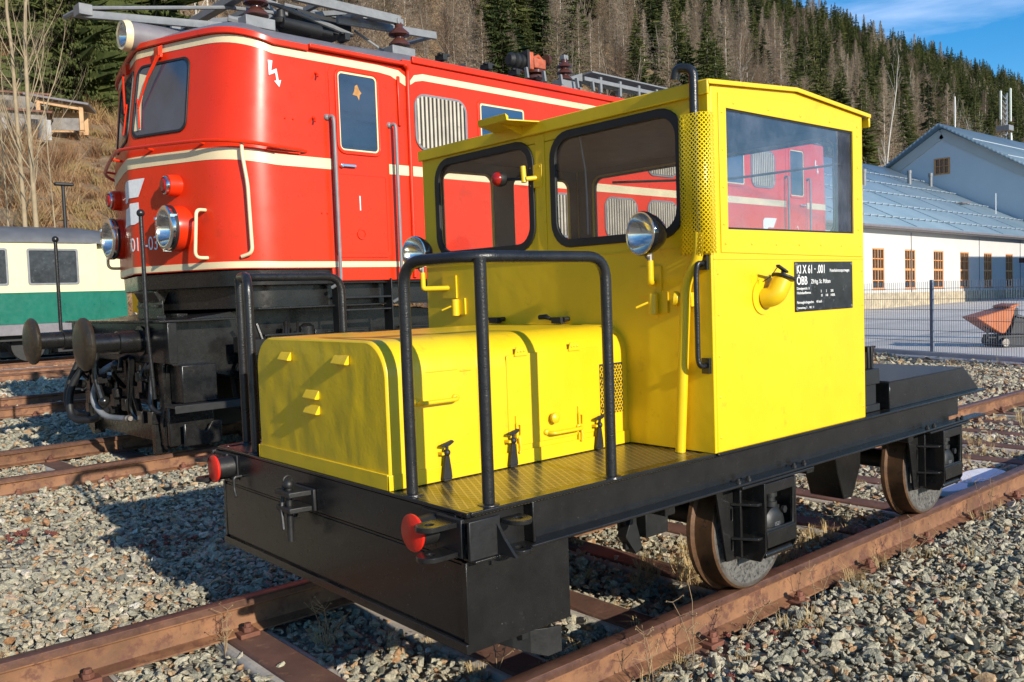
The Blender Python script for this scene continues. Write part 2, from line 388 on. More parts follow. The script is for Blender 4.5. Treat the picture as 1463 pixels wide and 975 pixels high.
for x in (1.37, 1.44, 1.78, 1.86, 3.08, 3.16, 3.46, 3.52):
    for y in (-.918,): 
        bolt.lathe([(0, .012), (.009, .012), (.0095, .007), (.018, .007)], (x, y, .5175), (0, 0, 1), 8)
bolt.build_parts('frame_bolt', BLKM, T)
# front: headstock, ballast box
hb = MB(); hb.box(-.014, .0, -.868, .868, .512, .655); hb.box(-.014, .011, -.925, .925, .646, .6625)
hb.build('headstock', BLK, T, .003)
bx = MB(); bx.box(0, .427, -.900, .900, .224, .505); 
bx.box(-.0035, 0, -.885, .885, .262, .495); bx.box(-.014, .0, -.9, .9, .224, .254)
bx.box(-.006, 0, -.9, -.878, .2545, .505); bx.box(-.006, 0, .878, .9, .2545, .505)
bxo = bx.build('ballast_box', BLK, T, .004)
# corner lugs with holes
def lug(fn, L, Wd, t0, t1, hole=.014):
    P = [(-Wd, 0), (Wd, 0)]+[(Wd*math.cos(R(a)), L-Wd+Wd*math.sin(R(a))) for a in range(0, 181, 18)]
    H = [(hole*math.cos(R(-a)), L-Wd*1.05+hole*math.sin(R(-a))) for a in range(0, 360, 30)]
    return MB().plate(P, [H], fn, t0, t1)
for s in (-1, 1):
    cb = MB(); cb.box(-.03, -.0145, s*.79, s*.915, .525, .644); cb.box(-.03, .09, s*.9425, s*.955, .525, .644)
    cbo = cb.build('corner_bracket', BLKM, T, .003)
    for z in (.618, .528):
        lug(lambda u, v, w, z=z: (-.0305-v, s*.855+u, z+w), .115, .042, 0, .016).build('lug', BLK, cbo, .002)
        lug(lambda u, v, w, z=z: (.135+u, s*(.945+v), z+w), .085, .042, 0, .014).build('lug', BLK, cbo, .002)
    MB().prism([(0, 0), (.085, 0), (.07, .012), (.03, .05), (0, .09)], lambda u, v, w: (.075+w, s*(.9555+u), .530+v), 0, .01).build('gusset', BLKM, cbo)
    # small red buffer discs
    bf = MB(); bf.lathe([(0, .047), (.075, .044), (.078, .05)], (-.0145, s*.762, .592), (-1, 0, 0), 24)
    bf.box(-.0142, -.021, s*.70, s*.824, .535, .645)
    bo = bf.build('buffer', BLKM, T, .002)
    MB().lathe([(0, .056), (.004, .0585), (.009, .0585), (.0115, .055)], (-.093, s*.762, .592), (-1, 0, 0), 32).build('buffer_disc', REDP, bo)
for s in (1,):
    MB().tube(fillet([(-.015, .672, .558), (-.05, .672, .558), (-.05, .672, .505), (-.05, .655, .475)], .012), .0065, 8).build('wire_hook', BLKM, T)
# coupling jaw with pin
cj = MB()
for z in (.575, .515): 
    P = [(-.07, 0), (.07, 0), (.058, .10), (-.058, .10)]
    cj.plate(P, [[(.016*math.cos(R(-a)), .072+.016*math.sin(R(-a))) for a in range(0, 360, 30)]], lambda u, v, w, z=z: (-.0145-v, .085+u, z+w), 0, .022)
cj.box(-.028, -.0145, .0, .17, .515, .60)
cjo = cj.build('coupling_jaw', BLKM, T, .004)
pn = MB(); pn.tube([(-.085, .085, .40), (-.085, .085, .61)], .013, 10); pn.sphere((-.085, .085, .617), .02); pn.tube([(-.09, .115, .61), (-.11, .10, .52), (-.112, .085, .45)], .008, 8)
pn.tube([(-.07+.018*math.cos(a), .12, .625+.018*math.sin(a)) for a in np.linspace(0, 2*math.pi, 14)[:-1]], .004, 6, closed=True)
pn.tube([(-.03, .13, .50), (-.05, .135, .46), (-.06, .125, .43)], .008, 6); pn.sphere((-.058, .127, .47), .014)
pn.build('coupling_pin', BLKM, cjo)

# hood: two shells with rounded top corners
def hood_prof(e, r=.125, n=8):
    y, z0, z1 = .49+e, DK, 1.163+e; P = [(-y, z0)]
    for k in range(n+1): a = R(180-90*k/n); P.append((-y+r+r*math.cos(a), z1-r+r*math.sin(a)))
    for k in range(n+1): a = R(90-90*k/n); P.append((y-r+r*math.cos(a), z1-r+r*math.sin(a)))
    P.append((y, z0)); return P
def loft(rings, name, mat, parent, capa=True, capb=True, **kw):
    m = MB(); n = len(rings[0]); V = [p for r in rings for p in r]
    F = [(i*n+k, i*n+(k+1) % n, (i+1)*n+(k+1) % n, (i+1)*n+k) for i in range(len(rings)-1) for k in range(n)]
    if capa: F.append(tuple(range(n-1, -1, -1)))
    if capb: F.append(tuple(range((len(rings)-1)*n, len(rings)*n)))
    m.add(V, F); return m.build(name, mat, parent, **kw)
def hr(x, e): return [(x, y, z) for y, z in hood_prof(e)]
hood = loft([hr(.389, 0), hr(1.205, 0)], 'hood', YEL, T, bev=.004)
nose = MB()
# pressed nose: a dented front sheet meshed as a grid over the profile, then the shell behind it
prof = hood_prof(.003); n = len(prof)
rings = [[(.0, y*.985, DK+(z-DK)*.985) for y, z in hood_prof(.003)], [(.004, y*.995, DK+(z-DK)*.995) for y, z in hood_prof(.003)], hr(.014, .003), hr(.386, .003)]
V = [p for r in rings for p in r]; nose.add(V, [(i*n+k, i*n+k+1, (i+1)*n+k+1, (i+1)*n+k) for i in range(3) for k in range(n-1)], True)
nose.add([(.386, y, z) for y, z in hood_prof(.003)], [tuple(range(n))])
noseo = nose.build('hood_nose', YEL, hood, ang=50)
random.seed(3)
NY, NZ = 64, 36; V = []; ok = {}
pr = hood_prof(.003)
def hw(z):     # half width of the profile at height z
    y, r, z1 = .493, .125, 1.166
    if z <= z1-r: return y
    return y-r+math.sqrt(max(0, r*r-(z-(z1-r))**2))
zt = 1.166
for j in range(NZ+1):
    fz = j/NZ; z = DK+(zt-DK)*(1-(1-fz)**1.25); h = hw(min(z, zt))
    for i in range(NY+1):
        fy = -1+2*i/NY; y = fy*h*.985; zz = DK+(z-DK)*.985
        edge = min(1, (1-abs(fy))*7)*min(1, (1-fz)*7)*min(1, fz*6)
        d = .0030*noise.noise(Vector((y*4, zz*3, 1.7)))+.0022*noise.noise(Vector((y*11, zz*8, 4.1)))+.0007*noise.noise(Vector((y*30, zz*24, 9)))
        d -= .004*(1-fy*fy)*(1-(2*fz-1)**2)
        V.append((.0+d*edge, y, zz))
mbx = MB(); mbx.add(V, [(j*(NY+1)+i, j*(NY+1)+i+1, (j+1)*(NY+1)+i+1, (j+1)*(NY+1)+i) for j in range(NZ) for i in range(NY)], True)
mbx.build('dented_front_sheet', DENT, hood, ang=60)
def lip(yc, zc, wd, hh, d):
    P = [(0, 0), (0, hh), (-d*.25, hh*.85), (-d, 0.0), (-d*.95, -.003), (-.003, -.004)]
    return MB().prism(P, lambda u, v, w: (-.004+u, yc+w, zc+v), -wd/2, wd/2)
for yc, zc, wd in ((.212, 1.083, .085), (-.217, 1.083, .10), (.01, .945, .10), (.01, .888, .10)):
    lip(yc, zc, wd, .030, .021).build('hood_lip', DENT, hood, .002)
st = MB(); st.box(-.0075, .0, -.488, .488, DK, .718)
for s in (-1, 1): st.box(-.0075, 1.2, s*.4935, s*.4985, DK, .716)
st.build('hood_skirt', YEL, hood, .002)
sd = MB(); sd.plate(rrect(.530, 1.03, .735, 1.082, .012, 3), [], YP(-.4905), -.0025, .001)
sd.plate(rrect(.530, 1.03, .735, 1.082, .012, 3), [], YP(.4905), -.001, .0025); sd.box(.31, .36, -.4975, -.494, 1.04, 1.045)
sd.box(.16, .30, -.4955, -.4925, 1.047, 1.05)
sd.build_parts('hood_door', YEL, hood, bev=.0015)
for x in (.60, .885):
    h = MB(); h.box(x-.033, x+.033, -.4995, -.4925, 1.075, 1.082); h.prism([(x-.03, 1.082), (x+.03, 1.082), (x+.022, 1.108), (x-.022, 1.108)], YP(-.493), -.004, 0)
    for dx in (-.016, 0, .016): h.sphere((x+dx, -.497, 1.092), .005, 8)
    h.build('hood_hinge', YEL, hood)
for x0, x1, z in ((.118, .285, .947), (.722, .90, .765)):
    h = MB(); h.tube(fillet([(x0, -.492, z+.002), (x0+.01, -.525, z), (x1-.01, -.525, z), (x1, -.492, z+.002)], .02), .0075, 10)
    for x in (x0, x1): h.sphere((x, -.497, z+.004), .016, 10, (1, .6, .8))
    h.build('hood_handle', YEL, hood)
k = MB(); k.lathe([(0, .012), (.012, .012), (.014, .02), (.026, .021), (.032, .014), (.034, .004)], (.752, -.4925, .822), (0, -1, 0), 18); k.build('hood_knob', YEL, hood)
for x in (.573, .905):
    c = MB(); c.box(x-.011, x+.011, -.499, -.4925, .815, .85); c.box(x-.013, x+.013, -.502, -.4925, .715, .745)
    c.plate(rrect(x-.013, x+.013, .765, .825, .005, 3), [rrect(x-.007, x+.007, .775, .815, .003, 3)[::-1]], YP(-.497), -.006, 0)
    c.tube([(x, -.503, .77), (x, -.508, .735), (x, -.505, .71)], .006, 8); c.build('hood_clasp', YEL, hood, .001)
for x in (.222, .530, .996):     # rubber hold-down straps
    l = MB(); l.prism([(-.020, .672), (.020, .672), (.017, .70), (.007, .758), (-.007, .758), (-.015, .70)], lambda u, v, w: (x+u, -.513+w-(v-.672)*.03, v), -.006, .006)
    l.sphere((x, -.517, .764), .013, 12); l.tube([(x, -.517, .764), (x, -.519, .795)], .006, 8)
    l.prism([(-.028, .790), (-.022, .796), (0, .800), (.022, .806), (.028, .80), (.022, .795), (.008, .788), (-.008, .786)], lambda u, v, w: (x+u, -.519+w, v), -.007, .007)
    l.box(x-.017, x+.017, -.52, -.5, .664, .672)
    lo = l.build('rubber_latch', RUB, hood, .0015); 
    b2 = MB(); b2.box(x-.022, x-.008, -.518, -.492, .757, .766); b2.tube([(x-.012, -.511, .685), (x+.012, -.511, .685)], .005, 8); b2.build_parts('latch_bracket', YELD, lo)
# expanded-metal grille at the rear of the hood
g = MB(); g.box(1.030, 1.168, -.4935, -.4905, .80, 1.007); go = g.build('hood_grille', RUB, hood)
g = MB(); i = 0
for z in np.arange(.80, 1.008, .0125):
    i += 1
    for kx in range(-1, 10):
        x0 = 1.030+kx*.0165+(i % 2)*.00825
        for dx in (.00825, -.00825):
            a, b2 = (x0, z), (x0+dx, z+.0125)
            if min(a[0], b2[0]) < 1.028 or max(a[0], b2[0]) > 1.170 or b2[1] > 1.006: continue
            g.bar((a[0], -.4955, a[1]), (b2[0], -.4955, b2[1]), .003, .003, (0, 1, 0))
g.build('grille_mesh', YELD, go)

# cab walls with window openings
WH = [rrect(.070, .792, 1.532, 1.998, .095), rrect(-.792, -.092, 1.532, 1.998, .095)]
YI = lambda x, s=1: (lambda u, v, w: (x+w, u, v))
cab = MB()
cab.plate([(-.935, DK), (.935, DK), (.935, 2.052), (-.935, 2.052)], [h[::-1] for h in WH], XP(1.2), 0, .016)
cabo = cab.build('cab', YEL, T, .004)
fa = MB(); fa.box(1.196, 1.1995, -.93, .93, 1.462, 1.466); fa.box(1.1965, 1.1995, -.03, .03, 1.49, 2.03); fa.build('front_seam', YEL, cabo)
rw = MB(); RWO = [(1.3105, 1.531), (2.290, 1.531), (2.290, 1.998), (1.3105, 1.998)]
gab = lambda x: 2.083+(.043*(1-abs(x-1.805)/.605))
rw.plate([(1.217, DK), (2.387, DK), (2.387, gab(2.387)-.004), (1.805, gab(1.805)-.004), (1.217, gab(1.217)-.004)], [RWO[::-1]], YP(-.935), 0, .016)
rwo = rw.build('side_wall', YEL, cabo, .005)
# raised window surround with rivets
ws = MB(); ws.plate([(1.262, 1.440), (2.368, 1.424), (2.368, 2.045), (1.805, 2.078), (1.262, 2.052)], [[(p[0], p[1]) for p in RWO[::-1]]], YP(-.935), -.004, -.0002)
for x in np.linspace(1.29, 2.35, 7): ws.sphere((x, -.939, 1.475), .006, 8, (1, .5, 1))
for x in np.linspace(1.36, 2.33, 5): ws.sphere((x, -.939, 2.022), .006, 8, (1, .5, 1))
for z in np.linspace(1.55, 1.98, 4):
    for x in (1.282, 2.330): ws.sphere((x, -.939, z), .006, 8, (1, .5, 1))
ws.build('window_surround', YEL, rwo, .0015)
rv = MB()
for z in (.72, .88, 1.04, 1.2, 1.36): 
    for x in (1.240, 2.366): rv.sphere((x, -.9355, z), .006, 8, (1, .5, 1))
rv.box(1.217, 2.387, -.9375, -.9352, 1.4135, 1.4165)
rv.build_parts('rivet', YEL, rwo)
lw = MB(); LW = [rrect(1.33, 1.672, 1.532, 1.985, .05), rrect(1.842, 2.29, 1.532, 1.985, .05)]
lw.plate([(1.217, DK), (2.387, DK), (2.387, gab(2.387)-.004), (1.805, gab(1.805)-.004), (1.217, gab(1.217)-.004)], [l[::-1] for l in LW], YP(.919), 0, .016)
lw.build('side_wall', YEL, cabo, .005)
bw = MB(); BW = rrect(-.795, .789, 1.532, 2.0, .06)
bw.plate([(-.919, DK), (.919, DK), (.919, 2.06), (-.919, 2.06)], [BW[::-1]], XP(2.371), 0, .016); bw.build('rear_wall', YEL, cabo, .004)
# brown interior lining, seat, console
INT = paint('brown_lining', (.125, .062, .036), .6, .2, 6, .1, 40)
il = MB()
il.plate([(-.91, .70), (.91, .70), (.91, 2.05), (-.91, 2.05)], [h[::-1] for h in [rrect(.060, .802, 1.522, 2.008, .1), rrect(-.802, -.082, 1.522, 2.008, .1)]], XP(1.2165), 0, .004)
il.plate([(1.23, .70), (2.36, .70), (2.36, 2.06), (1.23, 2.06)], [[(1.30, 1.52), (2.30, 1.52), (2.30, 2.01), (1.30, 2.01)][::-1]], YP(-.9185), 0, .004)
il.plate([(1.23, .70), (2.36, .70), (2.36, 2.06), (1.23, 2.06)], [l[::-1] for l in (rrect(1.32, 1.682, 1.522, 1.995, .06), rrect(1.832, 2.30, 1.522, 1.995, .06))], YP(.914), 0, .004)
il.plate([(-.91, .70), (.91, .70), (.91, 2.05), (-.91, 2.05)], [rrect(-.805, .799, 1.522, 2.01, .07)[::-1]], XP(2.366), 0, .004)
il.box(1.23, 2.36, -.91, .91, 2.046, 2.052); il.box(1.23, 2.36, -.91, .91, .68, .70)
il.box(1.24, 1.42, -.75, .75, .70, 1.36); il.box(2.0, 2.33, -.8, .8, .70, 1.12)
il.build('interior_lining', INT, cabo)
# roof
rf = MB(); xs = [1.186, 1.50, 1.805, 2.10, 2.441]
top = [(x, gab(x)+.010) for x in xs]; bot = [(x, gab(x)-.003) for x in xs]
rf.prism([(x, z) for x, z in top]+[(x, z) for x, z in bot[::-1]], YP(0), -.948, .948)
rf.box(1.182, 1.196, -.948, .948, 2.036, 2.092); rf.box(2.428, 2.442, -.948, .948, 2.030, 2.074)
rfo = rf.build('cab_roof', YEL, cabo, .004)
eg = MB()
for a, b2 in zip(xs[:-1], xs[1:]): eg.bar((a, -.949, gab(a)+.0), (b2, -.949, gab(b2)+.0), .006, .018, (0, 0, 1))
eg.build('roof_rim', YEL, rfo, .002)
# window rubber and panes
for k, h in enumerate(WH):
    c = [(.431, 1.765), (-.442, 1.765)][k]
    x0, x1 = (.070, .792) if k == 0 else (-.792, -.092)
    wo = MB().ring(rrect(x0-.026, x1+.026, 1.506, 2.024, .118), rrect(x0+.010, x1-.010, 1.542, 1.988, .085), XP(1.2), -.010, .006).build('front_window', RUB, cabo, .003)
    MB().box(1.203, 1.207, x0-.004, x1+.004, 1.528, 2.002).build('pane', GLASS, wo)
sw = MB().plate([(1.309, 1.5295), (2.2915, 1.5295), (2.2915, 1.9995), (1.309, 1.9995)], [[(1.318, 1.539), (1.318, 1.990), (2.282, 1.990), (2.282, 1.539)]], YP(-.935), .002, .012).build('side_window', RUB, rwo)
MB().box(1.312, 2.289, -.931, -.927, 1.533, 1.996).build('pane', SGLASS, sw)
bwo = MB().ring(rrect(-.815, .809, 1.512, 2.02, .075), rrect(-.785, .779, 1.542, 1.99, .055), XP(2.387), -.004, .008).build('rear_window', RUB, cabo)
MB().box(2.377, 2.381, -.793, .787, 1.534, 1.998).build('pane', GLASS, bwo)
# wiper lines + interior dangling wires seen through the glass
MB().tube([(1.235, -.22, 2.0), (1.25, -.235, 1.85), (1.24, -.25, 1.70), (1.25, -.24, 1.56)], .004, 6).build('hanging_cable', GRYM, cabo)
wp = MB()
wp.tube([(1.30, -.35, 1.78), (1.85, -.6, 1.80), (2.3, -.88, 1.86)], .006, 6); wp.tube([(2.34, -.86, 2.0), (2.32, -.85, 1.8), (2.34, -.87, 1.55)], .02, 8)
wp.build('wiper_arm', RUB, cabo)
# eave shelf bracket
es = MB(); es.plate([(1.03, .02), (1.182, -.02), (1.182, .30), (1.03, .22)], [], ZP(2.085), 0, .006); es.prism([(1.02, 2.085), (1.03, 2.085), (1.03, 2.105), (1.012, 2.115)], lambda u, v, w: (u, w, v), .02, .22)
es.prism([(1.05, 2.085), (1.182, 2.085), (1.182, 2.045)], lambda u, v, w: (u, w, v), .10, .106); es.build('lamp_shelf', YEL, cabo, .001)
# red lamp on arm
rl = MB(); rl.lathe([(0, .012), (.012, .03), (.035, .036), (.05, .034)], (1.165, .205, 1.852), (-1, .12, 0), 20); 
rl.tube([(1.15, .19, 1.85), (1.15, .06, 1.835)], .007, 8); rlo = rl.build('signal_lamp', RUB, cabo)
MB().lathe([(0, .033), (.012, .031), (.024, .02), (.028, .006)], (1.115, .211, 1.852), (-1, .12, 0), 20).build('lens', REDL, rlo)
ra = MB(); ra.plate(rrect(-.012, .075, 1.795, 1.90, .004, 2), [], XP(1.2), -.008, -.0005); ra.tube([(1.197, .03, 1.84), (1.15, .05, 1.835)], .011, 10); ra.tube([(1.15, .062, 1.82), (1.15, .068, 1.895)], .013, 10)
for y in (0, .063):
    for z in (1.807, 1.888): ra.sphere((1.195, y, z), .006, 8)
ra.build('lamp_bracket', YEL, cabo, .001)
# headlights
def headlight(y, z, side, turn):
    o = MB(); ax = Vector((-1, turn, .02)).normalized(); c = Vector((1.045, y, z))
    o.lathe([(-.105, .004), (-.10, .03), (-.08, .056), (-.045, .076), (-.01, .083), (.0, .084)], c, ax, 30, cap=False)
    o.lathe([(-.012, .086), (.002, .087), (.008, .083), (.008, .078)], c, ax, 30, cap=False)
    ho = o.build('headlight', GBLK, cabo)
    MB().lathe([(.004, .0845), (.010, .084), (.011, .078), (.006, .0765)], c, ax, 30, cap=False).build('chrome_rim', CHR, ho)
    MB().lathe([(-.062, .004), (-.055, .03), (-.035, .055), (-.010, .072), (.004, .078)], c, ax, 28, cap=False).build('reflector', CHR, ho)
    MB().lathe([(.006, .079), (.015, .06), (.020, .03), (.021, .002)], c, ax, 28, cap=False).build('lens', LENS, ho)
    s = MB(); s.tube([c+Vector((.045, 0, -.075)), c+Vector((.045, 0, -.108))], .012, 10); s.sphere(c+Vector((.03, .0, -.088)), .012, 8); s.build('swivel', STL, ho)
    b2 = MB(); b2.tube(fillet([c+Vector((.045, 0, -.105)), c+Vector((.045, 0, -.19)), Vector((1.20, y+side*.085, z-.19))], .012, 4), .0135, 10)
    b2.plate(rrect(y+side*.03, y+side*.15, z-.245, z-.125, .004, 2), [], XP(1.2), -.009, -.0005)
    for dy in (.042, .138):
        for dz in (-.235, -.137): b2.sphere((1.195, y+side*dy, z+dz), .005, 8)
    b2.build('headlight_bracket', YEL, ho, .001)
headlight(-.725, 1.525, 1, .16); headlight(.815, 1.54, -1, -.2)
# sleeves (flag holders) below the lamps
for y in (-.665, .655):
    f = MB(); f.tube([(1.175, y, 1.205), (1.175, y, 1.29)], .02, 12); f.plate(rrect(y-.06, y-.005, 1.21, 1.295, .003, 2), [], XP(1.2), -.010, -.0005)
    f.tube([(1.155, y+.01, 1.255), (1.12, y+.045, 1.235)], .005, 6); f.build('flag_holder', YEL, cabo, .001)
# exhaust: yellow down pipe, black stack, perforated guard
MB().tube(fillet([(1.165, -.792, DK-.002), (1.165, -.822, 1.08), (1.165, -.840, 1.335), (1.168, -.90, 1.42), (1.165, -.905, 1.52)], .05, 6), .021, 14).build('exhaust_pipe', YEL, T)
MB().tube(fillet([(1.168, -.895, 1.50), (1.168, -.895, 2.137), (1.150, -.832, 2.150), (1.148, -.822, 2.105)], .045, 8), .0175, 14).build('exhaust_stack', PIPE, T)
gp = [(1.199, -.822), (1.172, -.822)]+[(1.172-.025*math.sin(R(a)), -.847+.025*math.cos(R(a))) for a in range(0, 91, 15)]
gp += [(1.147, -.885)]+[(1.182-.035*math.cos(R(a)), -.915-.035*math.sin(R(a))) for a in range(0, 91, 15)]+[(1.215, -.950)]
gm = bpy.data.meshes.new('exhaust_guard'); d = [0]
for a, b2 in zip(gp[:-1], gp[1:]): d.append(d[-1]+math.dist(a, b2))
gm.from_pydata([(x, y, z) for z in (1.437, 1.968) for x, y in gp], [], [(i, i+1, len(gp)+i+1, len(gp)+i) for i in range(len(gp)-1)])
uv = gm.uv_layers.new(name='UVMap')
for p in gm.polygons:
    for li in p.loop_indices:
        vi = gm.loops[li].vertex_index; uv.data[li].uv = (d[vi % len(gp)], gm.vertices[vi].co.z)
gm.materials.append(PERF); gm.polygons.foreach_set('use_smooth', [True]*len(gm.polygons))
go = bpy.data.objects.new('exhaust_guard', gm); COL.objects.link(go); go.parent = T
md = go.modifiers.new('thickness', 'SOLIDIFY'); md.thickness = .0015
# grab rail and cable socket on the front wall
gr = MB(); gr.tube(fillet([(1.19, -.905, 1.40), (1.155, -.905, 1.405), (1.15, -.90, 1.36), (1.15, -.90, 1.03), (1.155, -.905, 1.005), (1.19, -.905, 1.005)], .03, 5), .0105, 10)
gr.box(1.185, 1.1995, -.925, -.89, 1.375, 1.433); gr.box(1.185, 1.1995, -.925, -.89, .975, 1.035); gr.build('grab_rail', PIPE, cabo, .001)
so_ = MB(); so_.lathe([(0, .024), (.03, .024), (.032, .030), (.05, .030)], (1.185, -.825, 1.262), (-.5, .8, .1), 16); so_.lathe([(0, .028), (.03, .026)], (1.185, -.825, 1.262), (-.2, -.9, .1), 14)
so_.box(1.17, 1.1995, -.86, -.80, 1.235, 1.29); so_.tube([(1.165, -.826, 1.235), (1.16, -.83, 1.20), (1.17, -.825, 1.16)], .004, 6); so_.build('cable_socket', YEL, cabo, .002)
# fuel filler elbow with black cap
fl = MB(); fl.lathe([(0, .073), (.005, .073)], (1.538, -.9355, 1.262), (0, -1, 0), 32)
fl.tube(fillet([(1.545, -.937, 1.255), (1.555, -.985, 1.262), (1.585, -1.0, 1.325)], .05, 7), .041, 22); flo = fl.build('fuel_filler', YEL, T)
for a in range(0, 360, 60): pass
cp = MB(); ax = Vector((.28, -.14, .95)); c = Vector((1.588, -1.0015, 1.332))
cp.lathe([(0, .046), (.006, .049), (.012, .047), (.015, .038)], c, ax, 28); cp.bar(c+Vector((.02, -.005, .026)), c+Vector((-.085, -.03, .052)), .014, .008); cp.tube([c+Vector((.0, 0, .01)), c+Vector((.006, 0, .04))], .010, 8)
cp.tube([c+Vector((-.083, -.03, .05)), c+Vector((-.088, .0, .01)), c+Vector((-.085, .04, -.01))], .002, 5); cp.build('filler_cap', BLKM, flo)
# lettered plate
pl = MB(); pl.box(1.780, 2.268, -.9405, -.9355, 1.189, 1.403); plo = pl.build('number_plate', PLATE, rwo, .001)
sc_ = MB()
for x in (1.792, 2.257):
    for z in (1.200, 1.392): sc_.lathe([(0, .0075), (.002, .006)], (x, -.9405, z), (0, -1, 0), 10)
sc_.build_parts('screw', STL, plo)
PF = lambda x, z: (lambda u, v, w: (x+u, -.9410-w, z+v))
for txt, x, z, sz, xs_ in (('KI X 61 \u00b7 .001', 1.790, 1.353, .052, .80), ('Motorbahntransportwagen', 2.063, 1.357, .020, .80), ('\u00d6BB', 1.790, 1.305, .050, .88),
                       ('Zfrltg. St. P\u00f6lten', 1.905, 1.308, .026, .95), ('Dienstgewicht  /t', 1.790, 1.283, .0155, .95), ('H\u00f6chstlast/Bremse', 1.790, 1.264, .0155, .95),
                       ('2         2        20%', 1.985, 1.268, .0155, .95), ('10      140     1430%', 1.985, 1.249, .0155, .95), ('Fahrzeugh\u00f6chstgeschw.     40 km/h', 1.790, 1.223, .0155, .93), ('Untersuchung  3   .  98 2   0', 1.790, 1.201, .0125, .95)):
    text_mesh('lettering', txt, sz, PF(x, z), WHT, plo, .0003, xs_, bold=.0006 if sz > .04 else .0002)

# pipe railings
def railing(s):
    p1, p2, p3 = (.022, s*.590, DK), (.105, s*.903, DK), (.640, s*.905, DK); zt = 1.425
    ra = MB(); r = .0195
    path = fillet([p1, (.022, s*.590, zt), (.085, s*.885, zt+.002), (.64, s*.905, zt), p3], .085, 7)
    if s > 0: path = fillet([p1, (.022, s*.590, zt), (.11, s*.885, zt+.002), (.655, s*.905, zt), (.655, s*.905, DK)], .085, 7)
    ra.tube(path, r, 14); q = (.10, s*.890, zt-.004) if s < 0 else (.115, s*.890, zt-.004)
    ra.tube([(q[0], q[1], DK), (q[0], q[1], zt-.02), q], [r, r, r*1.05], 14)
    for p in (p1, q, (path[-1].x, path[-1].y, DK)): ra.lathe([(0, .036), (.006, .034), (.010, .022)], (p[0], p[1], DK-.0035), (0, 0, 1), 16)
    ra.build('railing', PIPE, T)
railing(-1); railing(1)
# windscreen wiper motors under the windows
for y, dy in ((.30, .10), (-.145, .09)):
    wm = MB(); wm.box(1.155, 1.185, y+.0, y+.062, 1.168, 1.196); wm.tube([(1.168, y+.05, 1.184), (1.166, y+.085, 1.190)], .008, 8); wm.tube([(1.166, y+.080, 1.19), (1.164, y+.105, 1.198), (1.160, y+.145, 1.196 if y < 0 else 1.212)], [.008, .0125, .0115], 10); wm.lathe([(0, .011), (.03, .010)], (1.199, y-.005, 1.187), (-1, 0, 0), 10)
    wmo = wm.build('wiper_motor', RUB, cabo, .001)

# wheels, axles, axle guards
def wheelset(x):
    for s in (-1, 1):
        w_ = MB(); w_.lathe([(0, .05), (0, .292), (.012, .305), (.028, .302), (.036, .284), (.055, .2805), (.118, .277), (.124, .268), (.124, .0)], (x, s*.6835, .28), (0, s, 0), 56, cap=True)
        wo_ = w_.build('wheel', TYRE, T)
        MB().lathe([(.1243, .2535), (.1252, .250), (.1252, .0)], (x, s*.6835, .28), (0, s, 0), 48).build('wheel_face', WHEELF, wo_)
        MB().lathe([(.1243, .2675), (.1262, .262), (.1256, .2505), (.1246, .2500)], (x, s*.6835, .28), (0, s, 0), 56, cap=False).build('wheel_rim', STL, wo_)
        a = MB(); d = -1 if s < 0 else 1
        Y = lambda y: s*y
        P = [(.835, .495), (.952, .495), (.952, .215), (.925, .165), (.835, .165)]
        for xx in (x-.118, x+.108): a.prism([(Y(u), v) for u, v in P], lambda u, v, w: (xx+w, u, v), 0, .011)
        a.plate([(x-.107, .222), (x+.108, .222), (x+.108, .492), (x-.107, .492)], [[(x-.100, .300), (x-.100, .448), (x+.094, .448), (x+.094, .300)]], YP(Y(.944)), -.006, .006); a.box(x-.107, x+.108, Y(.942), Y(.956), .226, .292)
        a.plate([(x-.30, .495), (x-.118, .495), (x-.118, .17), (x-.235, .175)], [[(x-.205, .39), (x-.19, .39), (x-.19, .34), (x-.205, .34)], [(x-.205, .27), (x-.19, .27), (x-.19, .215), (x-.205, .215)]], YP(Y(.838)), -.006, .006)
        a.plate([(x+.119, .495), (x+.26, .495), (x+.22, .175), (x+.119, .17)], [], YP(Y(.838)), -.006, .006)
        for z in (.405, .262): a.prism([(x-.1185, Y(.845)), (x-.1185, Y(.94)), (x-.15, Y(.94)), (x-.205, Y(.845))], ZP(z), 0, .011)
        a.box(x-.185, x-.173, Y(.845), Y(.88), .19, .49); a.box(x-.107, x+.108, Y(.85), Y(.90), .160, .172)
        a.tube([(x-.10, Y(.93), .19), (x+.10, Y(.93), .19)], .014, 10); a.tube([(x-.16, Y(.862), .2), (x-.16, Y(.862), .48)], .008, 8)
        ao = a.build('axle_guard', BLK, T, .002)
        ab = MB(); ab.lathe([(0, .072), (.05, .070), (.062, .055), (.066, .03)], (x, Y(.87), .305), (0, s, 0), 24); ab.lathe([(0, .03), (.02, .03), (.022, .022), (.04, .022), (.042, .03), (.06, .03)], (x-.01, Y(.905), .38), (0, 0, 1), 14)
        ab.lathe([(0, .016), (.014, .016)], (x+.045, Y(.93), .36), (0, s, 0), 6); ab.box(x-.07, x+.07, Y(.86), Y(.90), .24, .37); ab.build('axle_box', BLKM, ao)
        if s < 0: text_mesh('lettering', '1521', .022, lambda u, v, w: (x-.025+u, -.9365-w, .30+v), GRYM, ao, .0006)
    MB().tube([(x, -.69, .28), (x, .69, .28)], .055, 16).build('axle', BLKM, T)
wheelset(1.62); wheelset(3.32)
